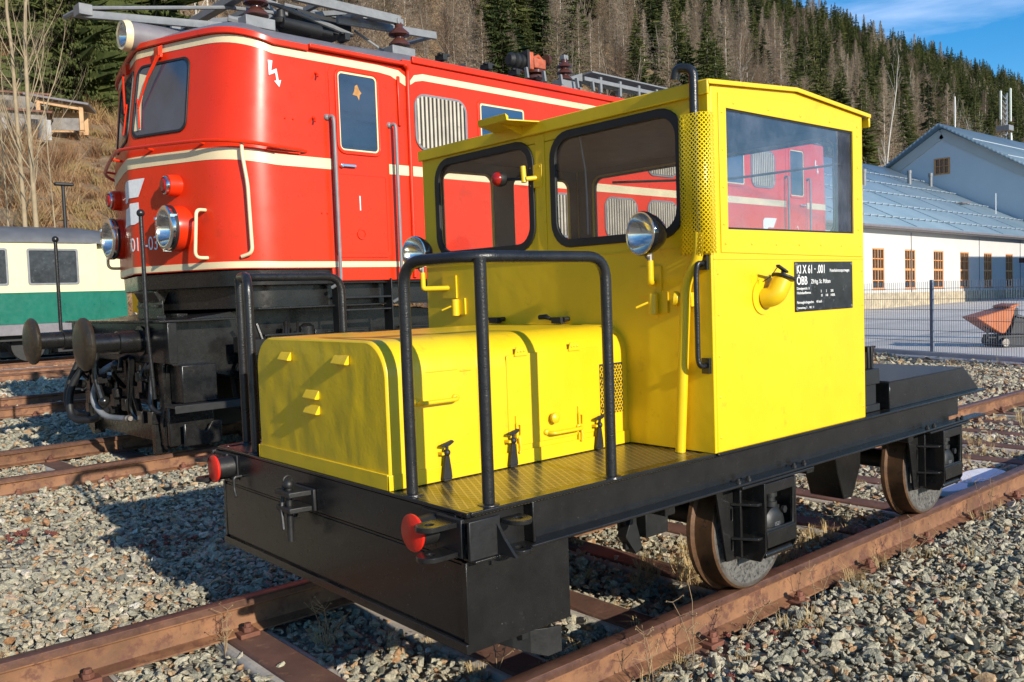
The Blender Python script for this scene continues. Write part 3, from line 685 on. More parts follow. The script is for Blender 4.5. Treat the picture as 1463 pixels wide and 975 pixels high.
# hoppers and rail scraper below the frame
hp = MB()
def hopper(x, y, z0=.02, w0=.17, w1=.05):
    P = [(-w0, .50), (w0, .50), (w0*.9, .30), (w1, z0), (-w1, z0), (-w0*.7, .30)]
    hp.prism(P, lambda u, v, w: (x+u, y+w, v), -.10, .10)
hopper(2.80, -.52, .15, .15, .045); hp.build('sand_hopper', BLK, T, .006)
hg = MB(); hg.box(1.02, 1.09, -.62, -.60, .26, .50); hg.box(1.10, 1.24, -.66, -.50, .30, .44); hg.prism([(1.0, .32), (1.06, .24), (1.10, .26), (1.05, .42)], lambda u, v, w: (u, -.64+w, v), 0, .05); hg.build('brake_hanger', BLKM, T, .003)
sc2 = MB(); arc_ = [(.335, -.60), (.375, -.655), (.42, -.70), (.475, -.73), (.53, -.745)]
for (xa, ya), (xb, yb), z0, z1 in zip(arc_[:-1], arc_[1:], (.075, .06, .04, .022), (.06, .04, .022, .03)): sc2.add([(xa, ya, z0), (xb, yb, z1), (xb, yb, .125), (xa, ya, .125), (xa, ya+.01, z0), (xb, yb+.01, z1), (xb, yb+.01, .125), (xa, ya+.01, .125)], [(0, 1, 2, 3), (7, 6, 5, 4), (0, 3, 7, 4), (1, 5, 6, 2), (3, 2, 6, 7), (0, 4, 5, 1)])
sc2.box(.385, .435, -.695, -.655, .095, .30); sc2.build('rail_scraper', BLKM, T, .002)
# rear deck box and handbrake console
rb = MB(); rb.prism([(2.70, .664), (3.80, .664), (3.60, .798), (2.70, .798)], lambda u, v, w: (u, w, v), -.90, .90); rb.build('rear_deck_box', BLK, T, .004)
MB().box(2.705, 3.598, -.895, .895, .7982, .8032).build('rear_tread', TREADB, T, .001)
hc = MB(); hc.box(2.50, 2.64, -.88, -.52, .665, .70); hc.box(2.42, 2.62, -.87, -.83, .665, .86); hc.box(2.42, 2.63, -.885, -.50, .80, .875); hc.box(2.60, 2.66, -.70, -.64, .665, .95)
hc.prism([(2.43, .876), (2.62, .876), (2.60, .96), (2.54, .96)], YP(-.84), -.012, 0); hc.box(2.565, 2.585, -.86, -.82, .876, .985); hc.box(2.60, 2.62, -.86, -.82, .876, .985)
hc.box(2.40, 2.62, -.60, .60, .70, .90); hc.build('brake_console', BLKM, T, .003)
cl = MB()
for s in (-1, 1):
    for z in (.635, .545): 
        cl.plate([(3.605, s*.62), (3.72, s*.66), (3.74, s*.74), (3.72, s*.80), (3.605, s*.84)], [], ZP(z), -.006, .006)
cl.box(3.6, 3.64, -.80, .80, .551, .629); cl.build('rear_coupling', BLK, T, .002)
# ------------------------------------------------------------------ red electric locomotive, own axes: x from its front buffers, z from rail top
LO = thing('electric_locomotive', 'big red electric locomotive with cream stripes and roof pantograph behind the yellow trolley', 'locomotive', (.4, 5.6, 0), R(2.7))
LL = 13.0
def half_plan():
    P = [(.77+.21*y+.03*y*y, -y) for y in np.linspace(0, 1.05, 14)]
    a, c, b = (1.0235, -1.05), (1.145, -1.475), (1.55, -1.475)
    for k in range(1, 13):
        t_ = k/12; P.append(tuple((1-t_)**2*np.array(a)+2*t_*(1-t_)*np.array(c)+t_*t_*np.array(b)))
    return P
HP = half_plan()
def plan(off=0):
    """closed outline, offset outwards by off"""
    right = HP+[(x, -1.475) for x in np.linspace(1.9, LL-1.9, 14)]+[(LL-x, y) for x, y in HP[::-1]]
    pts = right+[(x, -y) for x, y in right[::-1][1:-1]]
    n = len(pts); out = []
    for i in range(n):
        ax, ay = pts[i-1]; bx_, by_ = pts[(i+1) % n]; tx, ty = bx_-ax, by_-ay; l = math.hypot(tx, ty)
        out.append((pts[i][0]+off*ty/l, pts[i][1]-off*tx/l))
    return out
def lean(x, z):
    d = max(0, z-2.62)*.16
    return d*min(1, max(0, (1.55-x)/.75)) - d*min(1, max(0, (x-(LL-1.55))/.75))
def rise(x, z): return .082*min(1, max(0, (1.5-x)/.7))*max(0, z-1.45)
def ringz(z, off=0, extra=0): return [(x+lean(x, z), y, z+rise(x, z)) for x, y in plan(off)]
def rings_of(rs, nm, mat, parent, **k): return loft(rs, nm, mat, parent, **k)
body = rings_of([ringz(z) for z in (1.60, 2.0, 2.62, 2.9, 3.2, 3.56)], 'body_shell', RED, LO, ang=30)
# path along the outline: s = 0 at the front centre, s>0 along the camera-side (y<0)
_pl = HP+[(x, -1.475) for x in np.linspace(1.9, LL-1.9, 40)]+[(LL-x, y) for x, y in HP[::-1]]
_sd = [0]
for a, b in zip(_pl[:-1], _pl[1:]): _sd.append(_sd[-1]+math.dist(a, b))
_sd = np.array(_sd); _px = np.array([p[0] for p in _pl]); _py = np.array([p[1] for p in _pl]); SMAX = _sd[-1]
def F(s, z, w):
    sg = 1 if s >= 0 else -1; s_ = min(abs(s), SMAX); x = float(np.interp(s_, _sd, _px)); y = float(np.interp(s_, _sd, _py))
    e = .02; x0, y0 = np.interp(max(0, s_-e), _sd, _px), np.interp(max(0, s_-e), _sd, _py); x1, y1 = np.interp(min(SMAX, s_+e), _sd, _px), np.interp(min(SMAX, s_+e), _sd, _py)
    tx, ty = x1-x0, y1-y0; l = math.hypot(tx, ty); nx, ny = ty/l, -tx/l
    return (x+nx*w+lean(x, z), sg*(y+ny*w), z+rise(x, z))
def s_of_x(x): return float(np.interp(x, _px[:60], _sd[:60]))     # on the side
def band(s0, s1, z0, z1, w, t=.004, step=.06):
    n = max(2, int((s1-s0)/step)); S = np.linspace(s0, s1, n+1)
    return [(s, z0) for s in S], [(s, z1) for s in S], w, t
def band_mb(m, s0, s1, z0, z1, w=.0, t=.004):
    n = max(2, int(abs(s1-s0)/.07)); S = np.linspace(s0, s1, n+1); V = []
    for s in S: V += [F(s, z0, w-.01), F(s, z0, w+t), F(s, z1, w+t), F(s, z1, w-.01)]
    Fc = []
    for i in range(n):
        a, b = 4*i, 4*i+4
        for k in range(4): Fc.append((a+k, a+(k+1) % 4, b+(k+1) % 4, b+k))
    Fc += [(3, 2, 1, 0), (4*n, 4*n+1, 4*n+2, 4*n+3)]
    return m.add(V, Fc)
SD0 = s_of_x(1.55)
m = MB(); band_mb(m, -SMAX, SMAX, 1.608, 1.662); m.build('lower_stripe', CRM, body)
m = MB(); band_mb(m, -SMAX, SMAX, 2.505, 2.602); m.build('waist_stripe', CRM, body)
m = MB(); band_mb(m, -SMAX, s_of_x(2.62), 3.468, 3.535, .0)
P = [(2.62, 3.535), (2.62, 3.468), (2.76, 3.455), (2.96, 3.372), (2.99, 3.372), (2.99, 3.445), (2.86, 3.52)]
m.prism(P, YP(-1.475), -.0045, .0)
m.prism([(3.0, 3.44), (3.0, 3.40), (3.06, 3.44), (3.16, 3.462), (10.6, 3.462), (10.6, 3.527), (3.16, 3.527), (3.05, 3.50)], YP(-1.475), -.0045, 0)
m.build('upper_stripe', CRM, body)
m = MB(); m.box(2.02, 11.0, -1.473, -1.40, 1.483, 1.603); m.build('lower_skirt', RED, body, .004)
# roof gutter and raised side wall
m = MB(); band_mb(m, -SMAX, s_of_x(1.85), 3.54, 3.592, .018, .02); 
m.box(1.85, 2.92, -1.54, -1.47, 3.565, 3.60); m.box(3.02, 11.0, -1.505, -1.47, 3.615, 3.678); m.box(2.92, 11.0, -1.4755, -1.40, 3.55, 3.64)
m.tube(fillet([(2.90, -1.53, 3.575), (2.96, -1.50, 3.55), (2.96, -1.49, 3.40), (2.96, -1.485, 1.50)], .06), .022, 10)
m.box(2.83, 2.86, -1.50, -1.475, 2.98, 3.46); m.build('gutter', RED, body, .006)
# grey roof
def rr(t_, z): 
    out = []
    for x, y in plan(.0):
        fx = min(1, max(0, (2.2-x)/1.43)); bx_ = min(1, max(0, (x-(LL-2.2))/1.43))
        xx = x+t_*1.25*fx-t_*1.25*bx_; yy = y*(1-t_)
        zz = 3.575+(.045 if 2.9 < x < LL-2.9 else 0)*(1-t_)+(z-3.575)
        out.append((xx+lean(x, 3.56)*(1-t_), yy, zz+rise(x, 3.56)*(1-t_)))
    return out
roof = rings_of([rr(t_, 3.575+.405*(1-(1-t_)**2.4)) for t_ in (0, .04, .1, .18, .28, .40, .55, .72, .9, .985)], 'roof', GREY, LO, ang=30)
lt = MB(); lt.lathe([(-.0, .125), (.10, .132), (.5, .136), (1.4, .13)], (.80, 0, 3.845), (1, 0, .02), 30, cap=False); lto = lt.build('roof_headlight', GREY, LO)
MB().lathe([(-.012, .108), (-.018, .132), (.02, .142), (.045, .142), (.05, .128)], (.80, 0, 3.845), (1, 0, .02), 30, cap=False).build('lamp_ring', CRM, lto)
MB().lathe([(.08, .002), (.06, .05), (.02, .09), (.0, .11)], (.80, 0, 3.845), (1, 0, .02), 26, cap=False).build('reflector', CHR, lto)
MB().lathe([(-.012, .11), (-.025, .07), (-.03, .003)], (.80, 0, 3.845), (1, 0, .02), 26, cap=False).build('lens', LENS, lto)
# windscreens: right one and the far one
def curved_window(name, loop_out, loop_in, parent, mat=DGL, w=.004):
    o = MB().ring(loop_out, loop_in, F, -.01, .014).build(name, RUB, parent, .003)
    MB().pane(loop_in, F, w+.002, 8).build('pane', mat, o, fix=False)
    return o
def fine(P, n=5):
    out = []
    for a, b in zip(P, P[1:]+P[:1]):
        L_ = math.dist(a, b); k = max(1, int(L_/.05))
        for i in range(k): out.append((a[0]+(b[0]-a[0])*i/k, a[1]+(b[1]-a[1])*i/k))
    return out
SCR = paint('windscreen_glass', (.05, .068, .098), .06, .35, 1.1, .015, 3, rvar=.03, ior=1.65)
for sg in (1, -1):
    lo = fine(rrect(.05, .86, 2.765, 3.395, .09)); 
    cx, cz = .455, 3.08
    li = [(cx+(s-cx)*.955, cz+(z-cz)*.93) for s, z in lo]
    wo = curved_window('windscreen', [(sg*s, z) for s, z in lo], [(sg*s, z) for s, z in li], body, SCR)
# curtain visible behind the right windscreen, wipers
cm = MB(); cm.plate([(.085, 2.83), (.19, 2.83), (.16, 3.07), (.21, 3.30), (.09, 3.33)], [], F, .0065, .0075); cm.build('curtain', CRM, body)
for sg in (1, -1):
    wm = MB(); wm.obox(F(sg*.40, 3.47, .03), (0, .05, 0), (.02, 0, .01), (.0, .0, .05)); wm.tube([F(sg*.42, 3.44, .05), F(sg*.28, 3.26, .05), F(sg*.16, 3.02, .035)], .009, 8); wm.tube([F(sg*.46, 3.44, .05), F(sg*.30, 3.26, .05), F(sg*.17, 3.06, .035)], .008, 8)
    wm.tube([F(sg*.13, 3.10, .03), F(sg*.20, 2.84, .026)], .008, 6); wm.build('wiper', RED, body)
# front railing, grab handles, cream corner pipes
rl = MB(); rl.tube([F(s, 2.665-.02*abs(s)/1.6, .095) for s in np.linspace(-1.75, 1.75, 40)], .0165, 8)
for s in (-1.72, -1.1, -.4, .4, 1.1, 1.72): rl.tube([F(s, 2.655, .095), F(s, 2.64, -.01)], .012, 8)
rl.tube([F(1.72, 2.645, .095), F(2.0, 2.645, .04), F(2.06, 2.645, .0)], .0165, 8); rl.build('front_railing', RED, body)
for sg in (1, -1):
    h = MB(); h.tube(fillet([F(sg*1.08, 2.095, .0), F(sg*1.08, 2.095, .10), F(sg*1.06, 1.70, .12), F(sg*1.08, 1.70, .0)], .07), .0155, 10); h.build('grab_handle', CRM, body)
    sp = s_of_x(1.26) if False else float(np.interp(1.235, _px[:30], _sd[:30]))
    h = MB(); h.tube(fillet([F(sg*sp, 2.64, .06), F(sg*(sp), 2.55, .06), F(sg*(sp+.03), 2.30, .055), F(sg*(sp+.04), 1.73, .055), F(sg*(sp-.05), 1.70, .02)], .06), .0165, 10); h.build('corner_pipe', CRM, body)
    lamp = MB(); c = Vector(F(sg*.72, 1.962, .0)); ax = Vector((-1, -.0*sg, 0))
    lamp.lathe([(-.12, .205), (.05, .2), (.10, .185)], c, ax, 32, cap=False); lo_ = lamp.build('front_headlight', RED, body)
    MB().lathe([(.09, .185), (.10, .2), (.135, .2), (.15, .175), (.15, .16)], c, ax, 32, cap=False).build('lamp_ring', CHR, lo_)
    MB().lathe([(.085, .205), (.112, .205), (.112, .19)], c, ax, 32, cap=False).build('rubber_seal', RUB, lo_)
    MB().lathe([(-.04, .003), (-.02, .08), (.05, .14), (.14, .165)], c, ax, 28, cap=False).build('reflector', CHR, lo_)
    MB().lathe([(.148, .165), (.175, .10), (.185, .003)], c, ax, 28, cap=False).build('lens', LENS, lo_)
    k = MB()
    for a in (30, 150, 270): k.box(c.x-.155, c.x-.09, c.y+.195*math.cos(R(a))-.012, c.y+.195*math.cos(R(a))+.012, c.z+.195*math.sin(R(a))-.012, c.z+.195*math.sin(R(a))+.012)
    k.build('lamp_clips', CHR, lo_)
    tl = MB(); c = Vector(F(sg*.70, 2.32, .0)); tl.lathe([(-.10, .105), (.08, .095), (.085, .085)], c, ax, 26, cap=False); tlo = tl.build('tail_lamp', RED, body)
    MB().lathe([(.075, .082), (.105, .082), (.112, .07)], c, ax, 26, cap=False).build('lamp_ring', CHR, tlo)
    MB().lathe([(.10, .072), (.125, .05), (.13, .002)], c, ax, 22, cap=False).build('lens', REDL, tlo)
# emblem and numbers (flat white shapes on the paint)
def emblem(fn, parent, mat=WHT):
    up = [(0, .52), (0, .86), (.05, .96), (.17, 1.0), (1.0, 1.0), (.76, .60), (.40, .60), (.33, .575), (.30, .52)]
    dn = [(1-u, 1-v) for u, v in up]; dn = [(u-.24+.0, v) for u, v in dn]
    for P in (up, dn): MB().sheet(P, fn, .0055).build('emblem', mat, parent)
emblem(lambda u, v, w: F(-.21+.47*u, 2.03+.385*v, w), body)
text_mesh('lettering', '1010-03', .168, lambda u, v, w: F(-.10+u*.92, 1.80+v, .005+w), WHT, body, .0008)
text_mesh('lettering', '1', .20, lambda u, v, w: (2.315+u, -1.4865-w, 2.14+v), WHT, body, .0008, .6)
text_mesh('lettering', '2', .20, lambda u, v, w: (10.60+u, -1.4865-w, 2.08+v), WHT, body, .0008, .7)
emblem(lambda u, v, w: (9.60+.40*u, -1.4745-w, 1.96+.36*v), body)
def bolt(fn, parent):
    P = [(0, .35), (-.30, -.06), (-.06, -.02), (-.14, -.36), (-.22, -.34), (-.10, -.55), (.04, -.40), (-.05, -.39), (.16, .12), (-.10, .08), (.12, .35)]
    P = [(0, .5), (.22, .5), (.14, .08), (.40, .20), (.48, -.28), (.60, -.25), (.50, -.55), (.26, -.32), (.38, -.30), (.33, .02), (.02, -.12)]
    MB().plate(P, [], fn, .004, .0062).build('warning_flash', WHT, parent)
bolt(lambda u, v, w: (1.46+.20*u, -1.4745-w, 3.30+.21*v), body); bolt(lambda u, v, w: (11.25+.20*u, -1.4745-w, 3.20+.21*v), body)
m = MB()
for x, z in ((1.93, 3.36), (1.89, 2.96), (1.6, 2.92), (1.68, 2.92), (1.93, 2.10), (1.99, 2.10)): m.sphere((x, -1.478, z), .014 if z > 2.95 else .009, 8)
for x, z in ((1.93, 3.36), (1.88, 2.955)): m.tube([(x, -1.48, z), (x, -1.52, z-.02), (x-.01, -1.53, z-.045)], .009, 6)
m.tube([(1.40, -1.50, 2.635), (1.72, -1.50, 2.63)], .014, 8); m.box(1.60, 1.72, -1.51, -1.475, 2.615, 2.655); m.build('side_fittings', RED, body)
# doors with window, handle and hand rails; louvres and machine room windows
LEAF = paint('ochre_paper', (.42, .20, .05), .6, .2, 20, 0)
def door(x0, mir=False):
    X = (lambda x: LL-x) if mir else (lambda x: x)
    def YX(d): return lambda u, v, w: (X(u), -1.475+d+w, v)
    d = MB(); wl = rrect(2.150, 2.587, 2.690, 3.415, .05)
    d.plate(rrect(2.062, 2.70, 1.70, 3.452, .07), [wl[::-1]], YX(0), -.010, .0); do = d.build('cab_door', RED, body, .004)
    MB().ring(rrect(2.118, 2.620, 2.655, 3.447, .09), rrect(2.150, 2.587, 2.690, 3.415, .05), YX(-.010), -.016, .006).build('window_frame', RED, do, .006)
    MB().ring(rrect(2.150, 2.587, 2.690, 3.415, .05), rrect(2.165, 2.572, 2.705, 3.395, .035), YX(-.010), -.004, .008).build('window_seal', CRM, do, .002)
    MB().plate(rrect(2.165, 2.572, 2.705, 3.395, .035), [], YX(-.010), .003, .006).build('pane', DGL, do)
    s = MB(); s.plate(rrect(2.036, 2.915, 1.66, 3.462, .02, 2), [rrect(2.042, 2.909, 1.668, 3.456, .02, 2)[::-1]], YX(0), -.0015, .0); s.ring(rrect(2.10, 2.66, 1.74, 2.48, .03), rrect(2.112, 2.648, 1.752, 2.468, .02), YX(-.010), -.004, .002)
    s.build('door_seam', RUST if False else RED, do)
    h = MB(); h.box(X(2.13), X(2.30), -1.52, -1.49, 2.535, 2.56); h.lathe([(0, .02), (.04, .018)], (X(2.15), -1.485, 2.545), (0, -1, 0), 12); h.build('door_handle', CHR, do, .004)
    h = MB(); h.lathe([(0, .052), (.012, .05), (.012, .036), (.004, .034)], (X(2.348), -1.485, 1.917), (0, -1, 0), 24); h.box(X(2.32), X(2.376), -1.492, -1.488, 1.908, 1.926); h.build('door_lock', RED, do)
    for x, zb in ((2.055, 1.42), (2.748, 1.27)):
        t_ = MB(); t_.tube(fillet([(X(x-.03), -1.475, 2.97), (X(x), -1.545, 2.985), (X(x), -1.55, 2.90), (X(x), -1.55, zb+.05), (X(x-.05), -1.47, zb)], .05), .0165, 10)
        t_.sphere((X(x-.03), -1.478, 2.975), .03, 10); t_.build('hand_rail', GRYM, body)
    if not mir:
        lf = MB(); lf.plate([(2.345, 3.30), (2.37, 3.315), (2.39, 3.27), (2.415, 3.24), (2.395, 3.22), (2.385, 3.17), (2.365, 3.21), (2.315, 3.215), (2.335, 3.25)], [], YX(-.010), .0015, .0025); lf.build('paper_leaf', LEAF, do)
    stp = MB(); stp.box(X(2.10), X(2.65), -1.50, -1.33, 1.315, 1.335); stp.box(X(2.10), X(2.65), -1.495, -1.40, 1.20, 1.215)
    for x in (2.07, 2.655): stp.box(X(x), X(x+.012), -1.50, -1.36, 1.0, 1.50)
    stp.build('door_step', BLKM, LO, .003)
door(0); door(0, True)
LVF = paint('louvre_grey', (.40, .35, .27), .5, .25, 5, .1, 40, spots=(.2, .17, .13), spot_amt=.35)
def louvre(x0, x1, z0, z1, r=.12, n=12):
    f = MB().ring(rrect(x0-.015, x1+.015, z0-.015, z1+.015, r+.015), rrect(x0+.012, x1-.012, z0+.012, z1-.012, r-.012), YP(-1.475), -.016, .003).build('louvre', GRYM, body, .003)
    MB().plate(rrect(x0, x1, z0, z1, r), [], YP(-1.475), -.003, -.001).build('louvre_back', RUB, f)
    s = MB(); pw = (x1-x0-.03)/n
    for k in range(n):
        a = x0+.015+k*pw; mid = a+pw/2; e = 0
        for d in (min(mid-x0, x1-mid),):
            if d < r: e = r-math.sqrt(max(0, r*r-(r-d)**2))
        zz0, zz1 = z0+.012+e, z1-.012-e
        s.add([(a, -1.480, zz0), (a, -1.497, zz0), (a+pw*.40, -1.503, zz0), (a+pw*.58, -1.482, zz0), (a, -1.480, zz1), (a, -1.497, zz1), (a+pw*.40, -1.503, zz1), (a+pw*.58, -1.482, zz1)], [(0, 1, 5, 4), (1, 2, 6, 5), (2, 3, 7, 6), (0, 4, 7, 3), (0, 3, 2, 1), (4, 5, 6, 7)])
    s.build('slats', LVF, f)
for x0, x1, z0, z1 in ((3.05, 3.705, 2.78, 3.315), (5.13, 5.75, 2.78, 3.315), (6.78, 7.40, 2.78, 3.315), (9.295, 9.95, 2.78, 3.315), (4.98, 5.66, 1.95, 2.44), (5.92, 6.53, 1.95, 2.44), (6.77, 7.385, 1.95, 2.44)): louvre(x0, x1, z0, z1)
for x0, x1 in ((3.912, 4.565), (8.43, 9.09)):
    o = MB().ring(rrect(x0-.035, x1+.035, 2.745, 3.37, .06), rrect(x0, x1, 2.78, 3.335, .03), YP(-1.475), -.012, .003).build('side_window', RED, body, .004)
    MB().ring(rrect(x0, x1, 2.78, 3.335, .03), rrect(x0+.018, x1-.018, 2.80, 3.315, .02), YP(-1.475), -.008, .003).build('window_seal', CRM, o, .002)
    MB().plate(rrect(x0+.018, x1-.018, 2.80, 3.315, .02), [], YP(-1.475), -.003, -.001).build('pane', BGL, o)
# ---- underframe, front skirt, bogies
SKB = paint('skirt_grey_black', (.011, .0105, .010), .27, .3, 5, .1, 50, spots=(.032, .026, .019), spot_amt=.34)
m = MB()
def scaled(off, z): return [(x, y, z) for x, y in plan(off)]
sk = rings_of([scaled(-.03, 1.6), scaled(-.035, 1.455)], 'front_skirt', SKB, LO, bev=.006)
uf = rings_of([scaled(-.16, 1.47), scaled(-.16, 1.26)], 'underframe', SKB, LO, bev=.004)
m = MB(); m.box(1.3, 11.7, -1.40, -1.28, 1.245, 1.262); m.prism([(1.1, 1.44), (1.24, 1.44), (1.17, 1.30)], lambda u, v, w: (u-.25, w, v), -.25, .25); m.build('frame_flange', BLK, LO, .003)
m = MB(); m.box(.90, .915, -.30, .30, 1.21, 1.36); m.box(.86, .90, -.22, -.12, 1.29, 1.32); m.box(.86, .90, .12, .22, 1.29, 1.32); m.build('centre_plate', STL if False else SKB, LO, .004)
def bogie(x0, mir):
    X = (lambda x: LL-x) if mir else (lambda x: x)
    g = MB(); g.prism([(X(.64), 1.165), (X(.64), .80), (X(1.3), .62), (X(5.0), .62), (X(5.0), 1.05), (X(2.2), 1.30), (X(1.9), 1.32)], lambda u, v, w: (u, w, v), -1.02, 1.02)
    for s in (-1, 1):
        g.prism([(X(1.25), .95), (X(1.25), .55), (X(1.6), .45), (X(4.9), .45), (X(4.9), .95)], lambda u, v, w: (u, s*1.18+w, v), -.03, .03)
    go_ = g.build('bogie_frame', SKB, LO, .008)
    t_ = MB(); t_.box(X(.50), X(1.20), -1.22, 1.22, 1.168, 1.185); t_.box(X(.95), X(1.05), -.5, .1, 1.20, 1.23); t_.box(X(.8), X(.88), -.42, .05, 1.19, 1.22); t_.build('platform_plate', SKB, go_, .003)
    b = MB(); b.box(X(.56), X(.64), -1.22, 1.22, .82, 1.165); b.build('buffer_beam', BLK, go_, .005)
    for s in (-1, 1):
        bu = MB(); bu.lathe([(0, .115), (.03, .13), (.05, .13), (.052, .098), (.24, .098), (.245, .083), (.50, .080)], (X(.56), s*.74, 1.01), (-1 if not mir else 1, 0, 0), 30); buo = bu.build('buffer', SKB, LO)
        MB().lathe([(0, .09), (.02, .21), (.035, .222), (.055, .222), (.078, .20), (.092, .12), (.096, .0)], (X(.10), s*.74, 1.01), (-1 if not mir else 1, 0, 0), 40).build('buffer_plate', SKBR, buo)
        if not mir:
            p_ = MB(); p_.prism([(.62, 1.14), (.70, 1.14), (.74, .60), (.70, .07), (.60, .07), (.58, .30), (.64, .8)], lambda u, v, w: (u, s*.93+w, v), -.03, .03); p_.box(.595, .62, s*.88, s*.98, .10, 1.12); p_.build('guard_bracket', SKB, LO, .004)
            sp_ = MB(); sp_.box(.53, 1.15, s*1.15, s*1.36, .455, .475); sp_.box(.53, 1.15, s*1.352, s*1.365, .415, .478); sp_.build('corner_step', BLKM, LO, .003)
            sb = MB(); sb.box(.66, .97, s*.98, s*1.22, .476, .80); sb.box(.60, 1.0, s*1.0, s*1.05, .10, .46); sb.plate([(.68, .10), (1.02, .10), (1.02, .30), (.93, .30), (.88, .22), (.82, .22), (.78, .30), (.68, .30)], [], YP(s*1.15), -.01, .01); sb.build('sand_box', SKB, LO, .012)
            pl_ = MB(); yp, xp, top_ = (-1.0, .48, 2.07) if s < 0 else (1.2, .45, 2.0)
            pl_.tube([(xp+.03, yp, .52 if s < 0 else 1.0), (xp, yp, 1.1), (xp, yp, top_)], .0175, 10); pl_.sphere((xp, yp, top_+.02), .034, 12); pl_.build('marker_pole', PIPE, LO)
    for x in (1.95, 3.45, 4.6):
        for s in (-1, 1):
            wl_ = MB(); wl_.lathe([(0, .08), (0, .60), (.03, .61), (.04, .575), (.13, .565), (.13, .49), (.08, .46), (.06, .2), (.12, .15), (.12, .0)], (X(x), s*.683, .575), (0, s, 0), 40); wl_.build('wheel', BLKM, LO)
        for s in (-1, 1):
            sp_ = MB()
            for k in range(7): sp_.box(X(x)-.55+.06*k, X(x)+.55-.06*k, s*1.215, s*1.30, 1.02-.022*k-.018, 1.02-.022*k)
            sp_.box(X(x)-.05, X(x)+.05, s*1.21, s*1.32, .84, 1.04); sp_.box(X(x)-.15, X(x)+.15, s*1.20, s*1.29, .45, .78)
            sp_.tube([(X(x)-.5, s*1.26, 1.0), (X(x)-.5, s*1.26, .75)], .025, 8); sp_.tube([(X(x)+.5, s*1.26, 1.0), (X(x)+.5, s*1.26, .75)], .025, 8); sp_.build('leaf_spring', BLK, LO, .002)
SKBR = paint('buffer_plate_steel', (.055, .042, .028), .4, .3, 9, .15, 60, metallic=.5, spots=(.10, .075, .05), spot_amt=.4)
bogie(0, False); bogie(0, True)
m = MB()   # plough, cross plates
m.plate([(-1.02, .42), (-.94, .12), (-.2, .12), (.75, .12), (.80, .42), (.45, .42), (.30, .26), (-.45, .26), (-.60, .36), (-.88, .42)], [], XP(.60), 0, .02); m.box(.56, .66, .70, .80, .06, .45); m.box(.56, .66, -.84, -.76, .02, .40); m.build('rail_guard', SKB, LO, .004)
m = MB(); m.box(.62, .68, 1.0, 1.10, .45, 1.1); m.box(.62, .80, -.9, -.3, .80, .83); m.box(.72, .76, -.9, .9, .44, .82); m.box(.60, .64, -.22, -.12, .30, .82); m.box(.62, .66, -.66, -.60, .20, .85); m.tube([(.5, -.55, .86), (.56, -.40, .55), (.6, -.42, .33)], .03, 8); m.build('brake_rigging', BLK, LO, .004)
hz = [(('air_hose'), fillet([(.52, -.12, .80), (.42, .02, .72), (.38, .20, .45), (.42, .0, .30), (.50, -.34, .30)], .2, 8), .028, GRYM), ('air_hose', fillet([(.54, .62, .82), (.36, .75, .55), (.34, .72, .22), (.45, .35, .24), (.55, .20, .34)], .2, 8), .034, RUB), ('air_hose', fillet([(.54, 1.0, .78), (.42, 1.05, .5), (.40, .98, .28), (.50, .6, .26)], .2, 8), .03, RUB)]
for nm, P, r_, mt in hz: MB().tube(P, r_, 10).build(nm, mt, LO)
m = MB(); m.tube(fillet([(.58, 0, 1.0), (.34, 0, 1.0), (.26, 0, 1.06), (.30, 0, 1.12)], .05), .035, 10); m.tube(fillet([(.40, 0, .98), (.36, .0, .7), (.40, -.06, .45)], .1), .03, 8); m.sphere((.41, -.06, .45), .05); m.box(.36, .44, -.09, .09, .62, .70)
m.tube([(.56, -.30, .86), (.48, -.34, .84), (.46, -.36, .74)], .02, 8); m.sphere((.5, -.18, .78), .05); m.tube([(.5, -.30, .90), (.5, .3, .90)], .02, 8); m.build('coupling_hook', BLK, LO)
random.seed(21); m = MB()
for q in range(26):     # pipes, valves and brackets crowding the space below the buffer beam
    y = random.uniform(-.86, .90); z = random.uniform(.30, .78); k = random.random()
    if k < .45: m.tube(fillet([(.60, y, .84), (.54+random.uniform(-.04, .04), y+random.uniform(-.08, .08), z), (.66, y+random.uniform(-.25, .25), z-random.uniform(.05, .2))], .06), random.uniform(.010, .024), 8)
    elif k < .7: m.lathe([(0, .02), (.02, .045), (.09, .045), (.11, .02), (.16, .018)], (.56, y, z), random.choice(((0, 1, 0), (0, 0, 1), (-1, 0, .3))), 14)
    else: m.box(.53, .60, y-.05, y+.05, z-.06, z+.05)
m.build_parts('pipework', BLK, LO, bev=.003)
m = MB()
for q in range(16):
    x = random.uniform(1.15, 2.0); z = random.uniform(.55, 1.05); k = random.random()
    if k < .4: m.tube(fillet([(x, -1.20, 1.12), (x+random.uniform(-.1, .1), -1.30, z), (x+random.uniform(-.2, .2), -1.22, z-.3)], .08), random.uniform(.012, .022), 8)
    elif k < .7: m.lathe([(0, .03), (.03, .07), (.12, .07), (.15, .03)], (x, -1.26, z), random.choice(((0, 0, 1), (1, 0, 0))), 16)
    else: m.box(x-.07, x+.07, -1.33, -1.22, z-.08, z+.06)
m.build_parts('bogie_fitting', BLK, LO, bev=.003)
m = MB()
for y, z in ((-.05, .70), (.15, .62)): m.box(.47, .475, y-.05, y+.05, z-.012, z+.012)
m.build_parts('pale_tag', WHT, LO)
m = MB(); m.lathe([(0, .03), (.05, .03), (.055, .022), (.10, .022)], (.50, -.34, .30), (0, -1, .1), 12); m.build('hose_valve', STL, LO)
